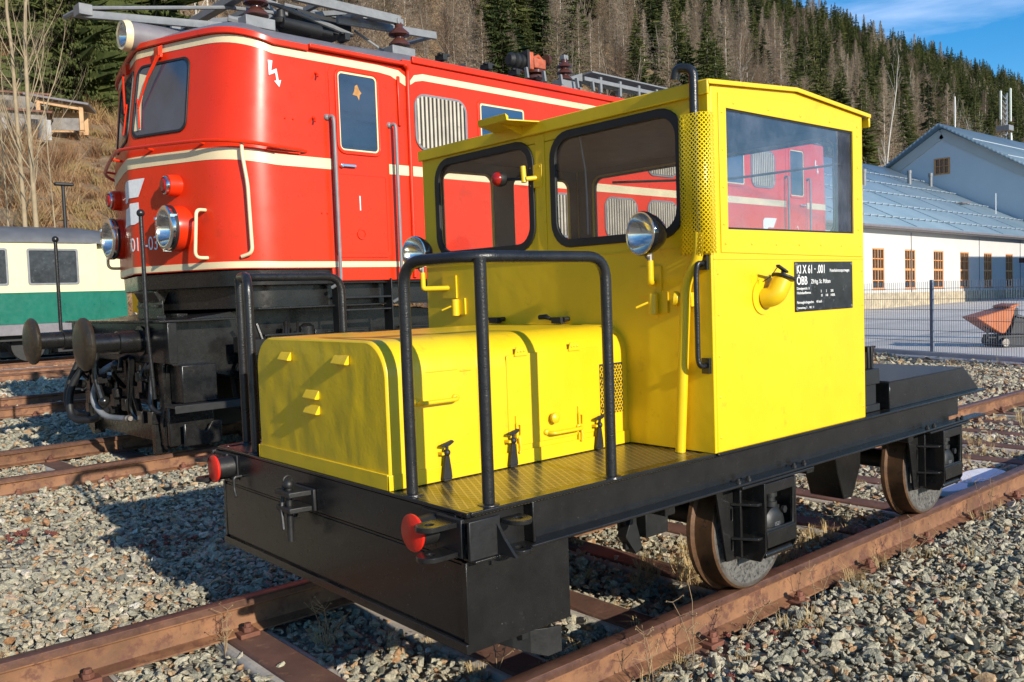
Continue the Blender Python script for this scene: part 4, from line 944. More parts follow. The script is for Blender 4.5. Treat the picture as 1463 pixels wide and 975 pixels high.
# ---- roof equipment: pantograph frame on brown insulators, switch, racks
def insulator(x, y, z, h=.22, n=2, r=.115, parent=None, base=True):
    i_ = MB(); pr = [(0, .045)]; st_ = h/n
    for k in range(n): pr += [(k*st_+.01, .05), (k*st_+st_*.25, r), (k*st_+st_*.45, r*.97), (k*st_+st_*.95, .05)]
    i_.lathe(pr+[(h, .045), (h+.05, .04), (h+.05, .0)], (x, y, z), (0, 0, 1), 28); io = i_.build('insulator', BRN, LO)
    b = MB(); b.box(x-.15, x+.15, y-.08, y+.08, z-.10, z+.002); b.box(x-.04, x+.04, y-.04, y+.04, z+h+.03, z+h+.09); b.build_parts('insulator_foot', GRYM, io, bev=.006)
for x in (1.74, 3.40):
    for y in (-.80, .80): insulator(x, y, 3.97)
pf = MB(); z = 4.27
for y in (-.80, .80): pf.bar((1.6, y, z), (3.42, y, z), .05, .09)
for x in (1.74, 2.95): pf.bar((x, -.80, z), (x, .80, z), .09, .07)
pf.bar((3.42, -.80, z), (2.95, -.55, z+.05), .05, .08); pfo = pf.build('pantograph_base', GRYM, LO, .004)
pa = MB()
K1 = (.55, .30, 4.12); K1b = (.55, -.10, 4.08); K2 = (4.05, -.62, 4.26)
pa.tube([K1, (1.75, -.25, 4.22), (2.4, -.3, 4.26)], .02, 8); pa.bar((.53, .25, 4.05), (1.62, -.35, 3.99), .04, .07); pa.box(.48, .60, .18, .34, 4.03, 4.13)
pa.tube([K2, (3.2, -.25, 4.36), (2.5, .0, 4.46)], .02, 8); pa.bar(K2, (2.75, -.62, 4.20), .045, .08); pa.tube([K2, (4.05, .6, 4.34)], .025, 8); pa.tube([K1, (.55, .8, 4.16)], .025, 8)
pa.bar((2.2, -.75, 4.40), (2.2, .75, 4.40), .08, .05); pa.bar((2.7, -.75, 4.42), (2.7, .75, 4.42), .05, .05); pa.bar((1.9, -.5, 4.30), (3.0, .55, 4.34), .045, .05); pa.bar((1.9, .5, 4.30), (3.0, -.55, 4.34), .045, .05)
pa.tube([(1.95, -.55, 4.26), (2.7, -.60, 4.12), (2.95, -.58, 4.08)], .025, 8); pa.tube([(1.95, .2, 4.26), (2.75, -.1, 4.12)], .04, 8)
pa.tube([(3.1, -.4, 4.2), (3.35, -.55, 4.0)], .015, 6); pa.build('pantograph_arms', GRYM, pfo, .003)
pd = MB(); pd.prism([(2.35, 4.27), (3.0, 4.23), (3.0, 4.12), (2.5, 4.02)], lambda u, v, w: (u, w, v), -.5, .2); pd.lathe([(0, .05), (.45, .06), (.46, .03), (.6, .03)], (2.05, -.72, 4.02), (1, .1, 0), 14); pd.lathe([(0, .05), (.02, .12), (.06, .13), (.09, .05), (.17, .04)], (2.1, -.62, 4.0), (0, 0, 1), 18); pd.build('pantograph_drive', RUB, pfo, .004)
hooks = MB()
for x in (2.62, 3.88, 4.55, 5.0): hooks.box(x, x+.06, -.95, -.80, 3.90, 3.97); hooks.box(x-.03, x+.12, -.93, -.88, 3.955, 3.975)
hooks.prism([(4.2, 3.9), (4.42, 3.9), (4.42, 4.0)], lambda u, v, w: (u, -.7+w, v), 0, .12)
hooks.build_parts('roof_bracket', RUB, LO, bev=.003)
ms = MB(); ms.box(5.40, 5.60, -.86, -.66, 4.06, 4.18); ms.box(5.32, 5.39, -.86, -.66, 4.03, 4.24); ms.tube([(5.42, -.76, 4.17), (5.56, -.76, 4.24), (5.68, -.76, 4.16)], .025, 8); mso = ms.build('main_switch', paint('orange_switch_paint', (.42, .085, .03), .5, .3, 10, .1, 40, spots=(.25, .16, .11), spot_amt=.4), LO, .01)
q = MB(); q.lathe([(0, .06), (.02, .09), (.06, .09), (.08, .06), (.10, .09), (.14, .09), (.16, .06), (.2, .09), (.24, .06)], (5.30, -.75, 4.13), (-1, 0, 0), 18); q.box(5.28, 5.32, -.86, -.64, 4.03, 4.25); q.build('switch_insulator', RUB, mso)
q = MB(); q.lathe([(0, .05), (.02, .13), (.05, .13), (.08, .06), (.09, .12), (.12, .12), (.15, .05)], (5.52, -.75, 3.93), (0, 0, 1), 20); q.lathe([(0, .07), (.04, .07)], (5.75, -.75, 4.22), (-1, 0, 0), 14); q.build('switch_insulator', BRN, mso)
insulator(6.0, -.80, 3.98, .24, 3, .10)
for k in range(5): 
    x = 5.15+.3*k; MB().prism([(x, 3.88), (x+.03, 3.88), (x+.01, 4.0), (x-.02, 4.0)], lambda u, v, w: (u, -.98+w, v), 0, .04).build('roof_bracket', GRYM, LO)
rk = MB(); rk.bar((6.2, -.95, 4.02), (8.4, -.95, 4.02), .03, .05); rk.bar((6.2, -.6, 4.10), (8.4, -.6, 4.10), .03, .06); rk.prism([(6.1, 4.05), (6.4, 4.16), (6.4, 4.05)], lambda u, v, w: (u, w, v), -.75, -.5); rk.bar((6.4, -.75, 4.14), (8.4, -.75, 4.14), .35, .02)
for x in np.arange(6.5, 8.4, .4): rk.box(x, x+.04, -.97, -.93, 3.88, 4.08); rk.box(x, x+.03, -.62, -.58, 3.9, 4.1)
rk.build('roof_walkway', GRYM, LO, .003)
# ------------------------------------------------------------------ terrain
def sstep(a, b, x): t_ = min(1, max(0, (x-a)/(b-a))); return t_*t_*(3-2*t_)
GZ = -.19
def foot(x): return 30+18*sstep(25, 60, x)
def height(x, y):
    t_ = y-foot(x)
    if t_ <= 0: return GZ
    z = .43*t_ if t_ < 36 else .43*36+.70*(t_-36)
    yr = 255
    if y > yr: z = height_base(x, yr)-.3*(y-yr)
    a = min(1, t_/12)
    return GZ+z*min(1, .6+t_/30)+a*(1.1*noise.noise(Vector((x/17, y/17, 0)))+4*min(1, t_/90)*noise.noise(Vector((x/70, y/70, 3.3))))
def height_base(x, y): t_ = y-foot(x); return .43*36+.70*(t_-36)
def grid_mesh(name, xs, ys, fz, mat):
    V = [(x, y, fz(x, y)) for y in ys for x in xs]; n = len(xs)
    me = bpy.data.meshes.new(name); me.from_pydata(V, [], [(j*n+i, j*n+i+1, (j+1)*n+i+1, (j+1)*n+i) for j in range(len(ys)-1) for i in range(n-1)])
    me.polygons.foreach_set('use_smooth', [True]*len(me.polygons)); me.materials.append(mat); o = bpy.data.objects.new(name, me); COL.objects.link(o); return o
def gravel_material():
    m, t, b = newmat('ballast_ground'); v = coords(t)
    vo = nd(t, 'ShaderNodeTexVoronoi', Scale=24); t.links.new(v, vo.inputs['Vector'])
    c1 = ramp(t, vo.outputs['Color'], [(.0, (.05, .05, .045)), (.3, (.15, .145, .12)), (.55, (.27, .25, .205)), (.8, (.30, .23, .16)), (1, (.42, .40, .35))])
    n = nd(t, 'ShaderNodeTexNoise', Scale=.35, Detail=6, Roughness=.65); t.links.new(v, n.inputs['Vector'])
    f = ramp(t, n.outputs[0], [(.42, (0, 0, 0)), (.62, (1, 1, 1))]).outputs[0]
    c = mixc(t, f, c1.outputs[0], (.30, .235, .15)); c = mixc(t, .45, c, c1.outputs[0])
    t.links.new(c, b.inputs['Base Color']); b.inputs['Roughness'].default_value = .9
    bump(t, b, vo.outputs['Distance'], .8, .03); return m
def hill_material():
    m, t, b = newmat('dry_hillside'); v = coords(t)
    n = nd(t, 'ShaderNodeTexNoise', Scale=.12, Detail=10, Roughness=.72); t.links.new(v, n.inputs['Vector'])
    c = ramp(t, n.outputs[0], [(.3, (.15, .080, .040)), (.45, (.28, .165, .082)), (.58, (.36, .24, .125)), (.72, (.19, .14, .06))])
    n2 = nd(t, 'ShaderNodeTexNoise', Scale=1.6, Detail=8, Roughness=.75); t.links.new(v, n2.inputs['Vector'])
    c2 = mixc(t, ramp(t, n2.outputs[0], [(.40, (0, 0, 0)), (.62, (1, 1, 1))]).outputs[0], c.outputs[0], (.36, .25, .145)); 
    t.links.new(c2, b.inputs['Base Color']); b.inputs['Roughness'].default_value = .95; bump(t, b, n2.outputs[0], 1, .5); return m
GRAVEL = gravel_material(); HILL = hill_material()
xs = list(np.linspace(-400, -30, 12))+list(np.linspace(-20, 130, 76))+list(np.linspace(145, 900, 50)); ys = list(np.linspace(27.5, 110, 56))+list(np.linspace(115, 330, 50))
struct(grid_mesh('hillside', xs, ys, height, HILL))
gxs = [-900, -200, -60]+list(np.linspace(-30, 30, 31))+[60, 120, 300, 1500]; gys = [-900, -200, -60]+list(np.linspace(-20, 30, 26))+[40, 60]
struct(grid_mesh('ground', gxs, gys, lambda x, y: GZ+.02*noise.noise(Vector((x/3, y/3, 7))) if abs(x) < 14 and y < 24 and y > -8 else GZ, GRAVEL))
def yard_material():
    m, t, b = newmat('yard_paving'); v = coords(t)
    n = nd(t, 'ShaderNodeTexNoise', Scale=.5, Detail=9, Roughness=.7); t.links.new(v, n.inputs['Vector'])
    v2 = coords(t, (.05, .8, 1)); n2 = nd(t, 'ShaderNodeTexNoise', Scale=1.0, Detail=4); t.links.new(v2, n2.inputs['Vector'])
    c = ramp(t, n.outputs[0], [(.3, (.42, .39, .36)), (.55, (.56, .52, .48)), (.75, (.66, .61, .56))]).outputs[0]
    c = mixc(t, ramp(t, n2.outputs[0], [(.52, (0, 0, 0)), (.58, (.5, .5, .5))]).outputs[0], c, (.36, .34, .32)); t.links.new(c, b.inputs['Base Color']); b.inputs['Roughness'].default_value = .85; return m
YARD = yard_material()
struct(MB().plate([(16.7, 9.0), (19.3, 16.0), (24, 19.5), (120, 17.5), (120, -12), (9, -12), (13.2, -.6), (14.7, 4.1)], [], ZP(-.182), 0, .03).build('yard', YARD))
# ------------------------------------------------------------------ instancer for uncountable stuff
def scatter(name, pts, rot, scl, idx, sources, label=None, cat=None):
    me = bpy.data.meshes.new(name); me.from_pydata([tuple(p) for p in pts], [], [])
    a = me.attributes.new('rot', 'FLOAT_VECTOR', 'POINT'); a.data.foreach_set('vector', np.asarray(rot, np.float32).ravel())
    a = me.attributes.new('scl', 'FLOAT_VECTOR', 'POINT'); a.data.foreach_set('vector', np.asarray(scl, np.float32).ravel())
    a = me.attributes.new('pick', 'INT', 'POINT'); a.data.foreach_set('value', np.asarray(idx, np.int32))
    o = bpy.data.objects.new(name, me); COL.objects.link(o)
    c = bpy.data.collections.new(name+'_kinds')
    for s in sources: c.objects.link(s)
    g = bpy.data.node_groups.new(name, 'GeometryNodeTree'); g.interface.new_socket('Geometry', in_out='INPUT', socket_type='NodeSocketGeometry'); g.interface.new_socket('Geometry', in_out='OUTPUT', socket_type='NodeSocketGeometry')
    N = g.nodes.new; gi = N('NodeGroupInput'); go = N('NodeGroupOutput'); ip = N('GeometryNodeInstanceOnPoints'); ci = N('GeometryNodeCollectionInfo')
    ci.inputs['Collection'].default_value = c; ci.inputs['Separate Children'].default_value = True; ci.inputs['Reset Children'].default_value = True; ip.inputs['Pick Instance'].default_value = True
    def attr(nm, dt): n = N('GeometryNodeInputNamedAttribute'); n.data_type = dt; n.inputs['Name'].default_value = nm; return n.outputs['Attribute']
    er = N('FunctionNodeEulerToRotation'); k = g.links.new
    k(gi.outputs[0], ip.inputs['Points']); k(ci.outputs[0], ip.inputs['Instance']); k(attr('rot', 'FLOAT_VECTOR'), er.inputs[0]); k(er.outputs[0], ip.inputs['Rotation']); k(attr('scl', 'FLOAT_VECTOR'), ip.inputs['Scale']); k(attr('pick', 'INT'), ip.inputs['Instance Index']); k(ip.outputs[0], go.inputs[0])
    md = o.modifiers.new('instances', 'NODES'); md.node_group = g
    o['kind'] = 'stuff'
    tag(o, label, cat); return o
def source(name, mesh): return bpy.data.objects.new(name, mesh)
# ------------------------------------------------------------------ tracks
def rail_profile():
    return [(-.065, -.15), (.065, -.15), (.065, -.142), (.012, -.128), (.008, -.118), (.008, -.05), (.013, -.042), (.034, -.036), (.035, -.010), (.029, -.002), (.0, 0), (-.029, -.002), (-.035, -.010), (-.034, -.036), (-.013, -.042), (-.008, -.05), (-.008, -.118), (-.012, -.128), (-.065, -.142)]
SLP = paint('rusty_sleeper', (.13, .062, .04), .8, .3, 6, .4, 50, spots=(.22, .115, .06), spot_amt=.38)
def track(label, y0, x0, x1, rot=0.0, sx0=0, sp=.655, clips=None, piv=(0, 0), detail=True):
    tr = thing('railway_track', label, 'railway track', (piv[0], piv[1], 0), rot)
    for s in (-1, 1):
        y = y0+s*.7525
        r = MB().prism(rail_profile(), lambda u, v, w: (w, y+u, v), x0, x1).build('rail', RUST, tr, ang=30)
        h = MB().prism([(-.0305, -.0015), (.0305, -.0015), (.029, -.0008), (.0, .0008), (-.029, -.0008)], lambda u, v, w: (w, y+u, v), x0, x1).build('running_surface', RAILTOP, r)
        h = MB().prism([(-.036, -.030), (-.036, -.010), (-.030, -.003), (-.034, -.010)], lambda u, v, w: (w, y+u, v), x0, x1).build('rail_head', RAILTOP, r)
    n0, n1 = int(math.ceil((x0-sx0)/sp)), int((x1-sx0)/sp)
    first = None; cl0 = None
    ks = [k for k in range(n0, n1+1)][:100]
    for k in ks:
        x = sx0+k*sp
        if first is None:
            m = MB(); m.box(-.085, .085, y0-1.18, y0+1.18, -.20, -.1495); first = m.build('sleeper', SLP, tr, .012)
            m = MB(); m.box(-.125, .125, y0-1.20, y0+1.20, -.26, -.162); sb = m.build('concrete_bed', CONC, first, .02)
            so_ = first; so_.location.x = x
            cs = []
            for s in (-1, 1):
                for e in (-1, 1):
                    yy = y0+s*.7525+e*.085
                    c = MB(); c.box(-.045, .045, yy-.03, yy+.035*0+.03, -.1494, -.128); c.lathe([(0, .026), (.022, .026)], (0, yy, -.128), (0, 0, 1), 6); c.lathe([(0, .017), (.038, .016)], (0, yy, -.128), (0, 0, 1), 8)
                    cs.append(c.build('rail_clip', RUSTD, first, .003))
        else:
            so_ = first.copy(); COL.objects.link(so_); so_.location.x = x
            b2 = sb.copy(); COL.objects.link(b2); b2.parent = so_
            if clips and clips[0] <= x <= clips[1]:
                for c in cs: c2 = c.copy(); COL.objects.link(c2); c2.parent = so_
    return tr
track('rusty railway track running under the yellow trolley', 0, -5, 12.6, 0, -.025, .655, (-3, 9))
track('rusty railway track carrying the red locomotive', 0, -14, 15, R(2.7), .13, .66, (-5, 4), (.4, 5.6))
track('empty rusty track between the red locomotive and the green coach, nearer one', 0, -16, 14, R(2.7), .2, .66, (-6, 4), (.4, 11.3))
track('empty rusty track right in front of the green coach', 0, -16, 14, R(2.7), .2, .66, (9, 9), (.4, 18.3))
track('rusty railway track carrying the green and cream coach', 0, -20, 14, R(2.7), .2, .66, (99, 99), (0, 22.35))
# ------------------------------------------------------------------ ballast stones
def stone_mesh(i):
    bm = bmesh.new(); e = np.array([1, .78, .58])*np.array([1, random.uniform(.8, 1.15), random.uniform(.8, 1.2)])
    for k in range(13):
        p = rng.normal(size=3); p /= np.linalg.norm(p); p *= random.uniform(.8, 1.1); bm.verts.new(p*e*.5)
    bmesh.ops.convex_hull(bm, input=bm.verts)
    for vtx in [v for v in bm.verts if not v.link_faces]: bm.verts.remove(vtx)
    me = bpy.data.meshes.new('stone'); bm.to_mesh(me); bm.free(); return me
def stone_material():
    m, t, b = newmat('ballast_stone'); oi = t.nodes.new('ShaderNodeObjectInfo'); 
    c = ramp(t, oi.outputs['Random'], [(0, (.17, .165, .13)), (.14, (.31, .30, .235)), (.32, (.46, .43, .31)), (.5, (.53, .465, .33)), (.66, (.38, .37, .29)), (.78, (.58, .52, .39)), (.87, (.52, .34, .18)), (.94, (.40, .20, .09)), (1.0, (.76, .71, .60))])
    c.color_ramp.interpolation = 'LINEAR'
    n = nd(t, 'ShaderNodeTexNoise', Scale=3.2, Detail=7, Roughness=.7); t.links.new(coords(t), n.inputs['Vector'])
    f = ramp(t, n.outputs[0], [(.35, (.55, .55, .55)), (.65, (1.25, 1.22, 1.15))]); cc = mixc(t, 1.0, c.outputs[0], f.outputs[0], 'MULTIPLY')
    t.links.new(cc, b.inputs['Base Color']); b.inputs['Roughness'].default_value = .82; bump(t, b, n.outputs[0], .5, .08); return m
STONE = stone_material()
sm = [stone_mesh(i) for i in range(10)]
for me in sm: me.materials.append(STONE)
S_SRC = [source('stone', me) for me in sm]
AZ0 = math.atan2(_f.y, _f.x)
def ring_pts(r0, r1, dens, half=R(40)):
    area = half*(r1*r1-r0*r0); n = int(area*dens); r = np.sqrt(rng.uniform(r0*r0, r1*r1, n)); a = AZ0+rng.uniform(-half, half, n)
    return np.stack([CAMP.x+r*np.cos(a), CAMP.y+r*np.sin(a)], 1)
P_, Z_, S_ = [], [], []
for r0, r1, dens, sz in ((1.2, 5.5, 2300, .029), (5.5, 10, 1150, .034), (10, 17, 300, .052), (17, 30, 70, .08)):
    p = ring_pts(r0, r1, dens); n = len(p)
    s = sz*np.clip(rng.lognormal(0, .38, n), .42, 2.4)
    cl = np.array([noise.noise(Vector((x/1.3, y/1.3, 2))) for x, y in p])
    z = GZ+.006+rng.uniform(-.012, .030, n)+cl*.022
    keep = np.ones(n, bool)
    yl = (p[:, 1]-5.6)*math.cos(R(2.7))-(p[:, 0]-.4)*math.sin(R(2.7))
    yl2 = yl-5.7; yl3 = yl-12.7
    for yy in (p[:, 1], yl, yl2, yl3):
        d = np.abs(np.abs(yy)-.7525); keep &= ~((d < .030)); z = np.where(d < .11, np.minimum(z, GZ+.035), z)
    # sleepers of the first two tracks stay mostly free
    for yy, xx, x0, sp in ((p[:, 1], p[:, 0], -.025, .655), (yl, (p[:, 0]-.4)*math.cos(R(2.7))+(p[:, 1]-5.6)*math.sin(R(2.7)), .13, .66)):
        dx = np.abs((xx-x0+sp/2) % sp-sp/2); on = (np.abs(yy) < .70) & (dx < .095); keep &= ~(on & (rng.random(n) < .93)); on = (np.abs(yy) > .8) & (np.abs(yy) < .90) & (dx < .07); keep &= ~(on & (rng.random(n) < .7))
        near = (np.abs(yy) < .7) & (dx < .17) & (dx >= .095); keep &= ~(near & (rng.random(n) < .4))
        side = (np.abs(yy) > .86) & (np.abs(yy) < 1.5); z = np.where(side, z+.034, z)
    out = (p[:, 1] < -1.15); z = np.where(out & (p[:, 1] < -1.5), z+.034, z)     # shoulder heaped beside the near rail
    keep &= (p[:, 0] < 15.5-.37*(4.1-p[:, 1])*0+(p[:, 1]-4.1)*.37-.5)
    P_.append(p[keep]); Z_.append(z[keep]); S_.append(s[keep])
P_ = np.concatenate(P_); Z_ = np.concatenate(Z_); S_ = np.concatenate(S_); n = len(P_)
scatter('ballast_stones', np.column_stack([P_, Z_]), np.column_stack([rng.uniform(-.7, .7, n), rng.uniform(-.7, .7, n), rng.uniform(0, 6.28, n)]), np.column_stack([S_, S_, S_*rng.uniform(.7, 1.1, n)])*1.25, rng.integers(0, len(sm), n), S_SRC, 'loose grey and tan crushed ballast stones spread around all the tracks', 'gravel')
# ------------------------------------------------------------------ dry grass, leaf litter, snow
STRAW = paint('straw', (.46, .33, .15), .8, .25, 3, 0, spots=(.30, .19, .08), spot_amt=.4)
REDM = paint('red_moss', (.15, .04, .026), .8, .3, 12, 0)
def blades(n, hgt, spread, wd):
    m = MB()
    for k in range(n):
        a = random.uniform(0, 6.28); r = spread*math.sqrt(random.random()); l = hgt*random.uniform(.5, 1.1); d = Vector((math.cos(a), math.sin(a), 0)); b = random.uniform(.3, 1.25)
        p0 = Vector((r*math.cos(a+1), r*math.sin(a+1), 0)); p1 = p0+Vector((0, 0, l*.5))+d*l*.2*b; p2 = p0+Vector((0, 0, l*(.9-.5*b)))+d*l*.75*b; s = Vector((-d.y, d.x, 0))*wd
        m.add([p0-s, p0+s, p1+s*.8, p1-s*.8, p2], [(0, 1, 2, 3), (3, 2, 4)])
    return m
def mesh_only(mb, mat, nm):
    me = bpy.data.meshes.new(nm); me.from_pydata(mb.v, [], mb.f); me.materials.append(mat); return me
G_SRC = [source('grass_tuft', mesh_only(blades(46, .15, .05, .0014), STRAW, 'grass_tuft')), source('grass_tuft', mesh_only(blades(30, .24, .04, .0013), STRAW, 'grass_tuft')), source('grass_tuft', mesh_only(blades(60, .09, .07, .0013), STRAW, 'grass_tuft'))]
gp = []
def clump(x, y, n, r): gp.extend([(x+rng.normal()*r, y+rng.normal()*r) for _ in range(n)])
clump(2.35, -.93, 10, .07); clump(3.05, -1.0, 5, .12); clump(1.2, -.95, 3, .08); clump(2.55, -2.55, 7, .10); clump(1.9, -.25, 16, .16); clump(2.2, .1, 8, .2); clump(1.0, -.45, 5, .2); clump(2.5, -.6, 10, .2); clump(3.0, -.45, 10, .2)
for k in range(150): gp.append((rng.uniform(4.2, 12), rng.uniform(-2.2, .6)))
for k in range(130): gp.append((rng.uniform(5, 14.5), rng.uniform(-3, 4.0)))
for k in range(40): gp.append((rng.uniform(-2, 5), rng.uniform(7, 10)))
clump(.75, -.93, 4, .05); clump(3.9, -.95, 4, .1); clump(1.75, -1.0, 3, .05)
for k in range(70): gp.append((rng.uniform(-1.5, 8), rng.uniform(-1.3, 1.0)))
clump(-1.0, 8.3, 3, .05)
gp = np.array(gp); n = len(gp)
scatter('dry_grass', np.column_stack([gp, np.full(n, GZ+.02)]), np.column_stack([rng.normal(0, .15, n), rng.normal(0, .15, n), rng.uniform(0, 6.28, n)]), np.repeat(rng.uniform(.45, 1.05, n)[:, None], 3, 1), rng.integers(0, 3, n), G_SRC, 'tufts of dry straw coloured grass growing through the ballast', 'dry grass')
lm_ = MB()
for k in range(14): a = random.uniform(0, 6.28); r = .03*random.random(); lm_.sphere((r*math.cos(a), r*math.sin(a), random.uniform(0, .012)), random.uniform(.004, .009), 6)
lp = []
for x, y, q, r in ((-.35, 3.35, 26, .10), (.28, 2.45, 20, .12), (1.55, -1.02, 26, .10), (1.05, -1.10, 14, .07), (2.85, -1.0, 18, .10), (3.3, -1.05, 24, .16), (-1.05, 3.6, 8, .06), (2.2, -1.3, 8, .1)):
    lp += [(x+rng.normal()*r, y+rng.normal()*r) for _ in range(q//2)]
lp = np.array(lp); n = len(lp)
scatter('dark_red_moss', np.column_stack([lp, np.full(n, GZ+.045)]), np.column_stack([np.zeros(n), np.zeros(n), rng.uniform(0, 6.28, n)]), np.repeat(rng.uniform(.6, 1.2, n)[:, None], 3, 1), np.zeros(n, int), [source('moss_bit', mesh_only(lm_, REDM, 'moss_bit'))], 'patches of dark red moss and dead leaves lying on the ballast', 'moss')
SNOW = paint('old_snow', (.80, .80, .82), .6, .05, 8, .3, 20)
def blob(cx, cy, rx, ry, z, nm, seed, th=.03):
    P = [(cx+rx*math.cos(a)*(1+.35*noise.noise(Vector((math.cos(a)*1.5, math.sin(a)*1.5, seed)))), cy+ry*math.sin(a)*(1+.35*noise.noise(Vector((math.cos(a)*1.5, math.sin(a)*1.5, seed+5))))) for a in np.linspace(0, 6.28, 40)[:-1]]
    return struct(MB().plate(P, [], ZP(z), 0, th).build(nm, SNOW, None, .012))
blob(5.05, -.44, .30, .12, -.16, 'snow_patch', 1, .045); blob(4.55, -.40, .2, .12, -.16, 'snow_patch', 2, .045)
blob(.9, 13.4, .6, .15, -.17, 'snow_patch', 3, .05); blob(3.6, 20.6, 2.2, .22, -.17, 'snow_patch', 4, .08)
# dead weeds beside the trolley: single plants
WEED = paint('dead_weed_stalk', (.28, .19, .10), .8, .25, 20, 0)
def weed(x, y, h, lab, seed, lean_=(.1, 0), dense=7):
    random.seed(seed); m = MB(); base = Vector((x, y, GZ))
    for q in range(random.randint(2, 4)):
        d = Vector((lean_[0]+random.uniform(-.35, .35), lean_[1]+random.uniform(-.35, .35), 1)).normalized(); pts = [base]
        for k in range(5): d = (d+Vector((random.uniform(-.18, .18), random.uniform(-.18, .18), -.03))).normalized(); pts.append(pts[-1]+d*h/5*random.uniform(.7, 1.1))
        m.tube(pts, [.0022, .002, .0018, .0015, .0012, .001], 5)
        for k in range(dense):
            i = random.randint(2, 5); p = pts[i]; a = random.uniform(0, 6.28); e = Vector((math.cos(a), math.sin(a), random.uniform(.1, .9))).normalized(); l = random.uniform(.02, .07)
            m.tube([p, p+e*l*.6, p+e*l+Vector((0, 0, .005))], [.0012, .001, .0008], 4); m.sphere(p+e*l, random.uniform(.002, .0042), 5)
    return tag(m.build('dead_weed', WEED, None, ang=80), lab, 'weed')
weed(.80, -.93, .26, 'branching dead weed standing against the black box corner above the rail', 1, (.2, 0), 12)
weed(1.13, -.87, .36, 'tall thin dead weed in front of the nearer trolley wheel', 2, (.05, -.1), 10); weed(1.28, -.93, .30, 'spiky dead weed leaning over the near rail below the first wheel', 3, (.2, -.1), 12)
weed(2.02, -.88, .28, 'dead weed stalk between the two trolley wheels', 4, (.0, .1), 7); weed(2.75, -.92, .30, 'long dead stalk bending over the rail at the rear wheel', 5, (.5, -.25), 5)
weed(.18, .35, .25, 'dead weed in the shade behind the black front box', 6, (.1, -.3), 8); weed(-.15, .62, .22, 'fine dead stalk beside the left rail near the bolted sleeper', 7, (.1, .1), 6)
weed(.55, -.35, .30, 'dry weed under the box beside the rusty sleeper', 8, (.1, -.2), 9); weed(3.95, -.9, .34, 'dry stalk beside the rear wheel and the snow patch', 9, (.1, 0), 6)
# ------------------------------------------------------------------ green and cream coach
CO = thing('passenger_coach', 'old green and cream railway coach with grey roof standing behind the locomotive', 'coach', (0, 22.35, 0), R(2.7))
SL = -1.36
CGREY0 = paint('coach_roof_paint', (.105, .107, .113), .5, .2, 2, .05, 20)
cw = MB(); wins = [(x, x+1.13, 1.95, 2.80) for x in (-11.0, -9.4, -7.8, -6.2, -4.6, -3.0, -1.4+.05, .33, 1.96, 3.57)]
cw.plate([(-13, 1.74), (5.2, 1.74), (5.2, 3.0), (-13, 3.0)], [rrect(a, b, c, d, .04, 3)[::-1] for a, b, c, d in wins], YP(SL), 0, .05); cw.box(-13, 5.2, SL+.06, 1.36, 1.0, 2.98); cw.box(5.21, 5.99, -1.04, 1.04, 1.746, 2.98)
cwo = cw.build('upper_body', CCRM, CO, .006)
gb = MB(); gb.box(-13, 5.2, SL-.006, 1.37, .97, 1.745); gb.prism([(5.2, .97), (5.2, 1.745), (6.0, 1.745), (6.0, .97)], lambda u, v, w: (u, w, v), -1.05, 1.05); gb.build('lower_body', GREEN, CO, .006)
gb = MB(); gb.box(-13, 5.2, SL-.01, 1.37, .70, .968); gb.build('side_sill', GREY, CO, .01)
for a, b, c, d in wins:
    o = MB().ring(rrect(a-.03, b+.03, c-.03, d+.03, .06, 3), rrect(a+.02, b-.02, c+.02, d-.02, .03, 3), YP(SL), -.012, .03).build('window', GRYM, CO); MB().plate(rrect(a, b, c, d, .04, 3), [], YP(SL), .02, .03).build('pane', CGL, o)
rp = [(-1.40, 2.97)]+[(-1.40*math.cos(R(a)), 3.0+.46*math.sin(R(a))) for a in range(8, 180, 12)]+[(1.40, 2.97)]
loft([[(-13.1, y, z) for y, z in rp], [(5.0, y, z) for y, z in rp], [(6.1, y*.85, 2.9+(z-2.9)*.8) for y, z in rp]], 'roof', CGREY0, CO, ang=30)
m = MB(); m.box(2.2, 3.2, -.4, -.1, 3.35, 3.50); m.build('roof_vent', GREY, CO, .02)
ufm = MB(); ufm.box(-12.8, 5.9, -1.1, 1.1, .55, .72)
for x in (-11, -8.5, -5, -1.5, .6, 3.6): ufm.lathe([(0, .40), (.12, .40)], (x, -.80, .42), (0, 1, 0), 24)
for x in (1.0, 2.6, 4.4): ufm.box(x-.25, x+.25, -1.25, -.9, .22, .56)
ufm.build('underframe', BLKM, CO, .01)
YW = thing('maintenance_trailer', 'low yellow flat rail trailer half hidden behind the green coach end', 'rail trailer', (8.3, 22.7, 0), R(2.7))
m = MB(); m.box(-1.4, 2.2, -1.1, 1.1, .95, 1.75); m.box(-1.4, 2.2, -1.0, 1.0, 1.75, 1.9); m.build('body', YEL, YW, .02)
m = MB(); m.box(-1.6, 2.4, -1.0, 1.0, .6, .94)
for x in (-.7, 1.4): m.lathe([(0, .38), (.1, .38)], (x, -.82, .38), (0, 1, 0), 24)
m.build('underframe', BLKM, YW, .01)
m = MB(); m.lathe([(0, .08), (.4, .08), (.41, .2), (.45, .2)], (-1.6, -.75, .95), (-1, 0, 0), 20); m.build('buffer', CONC, YW)
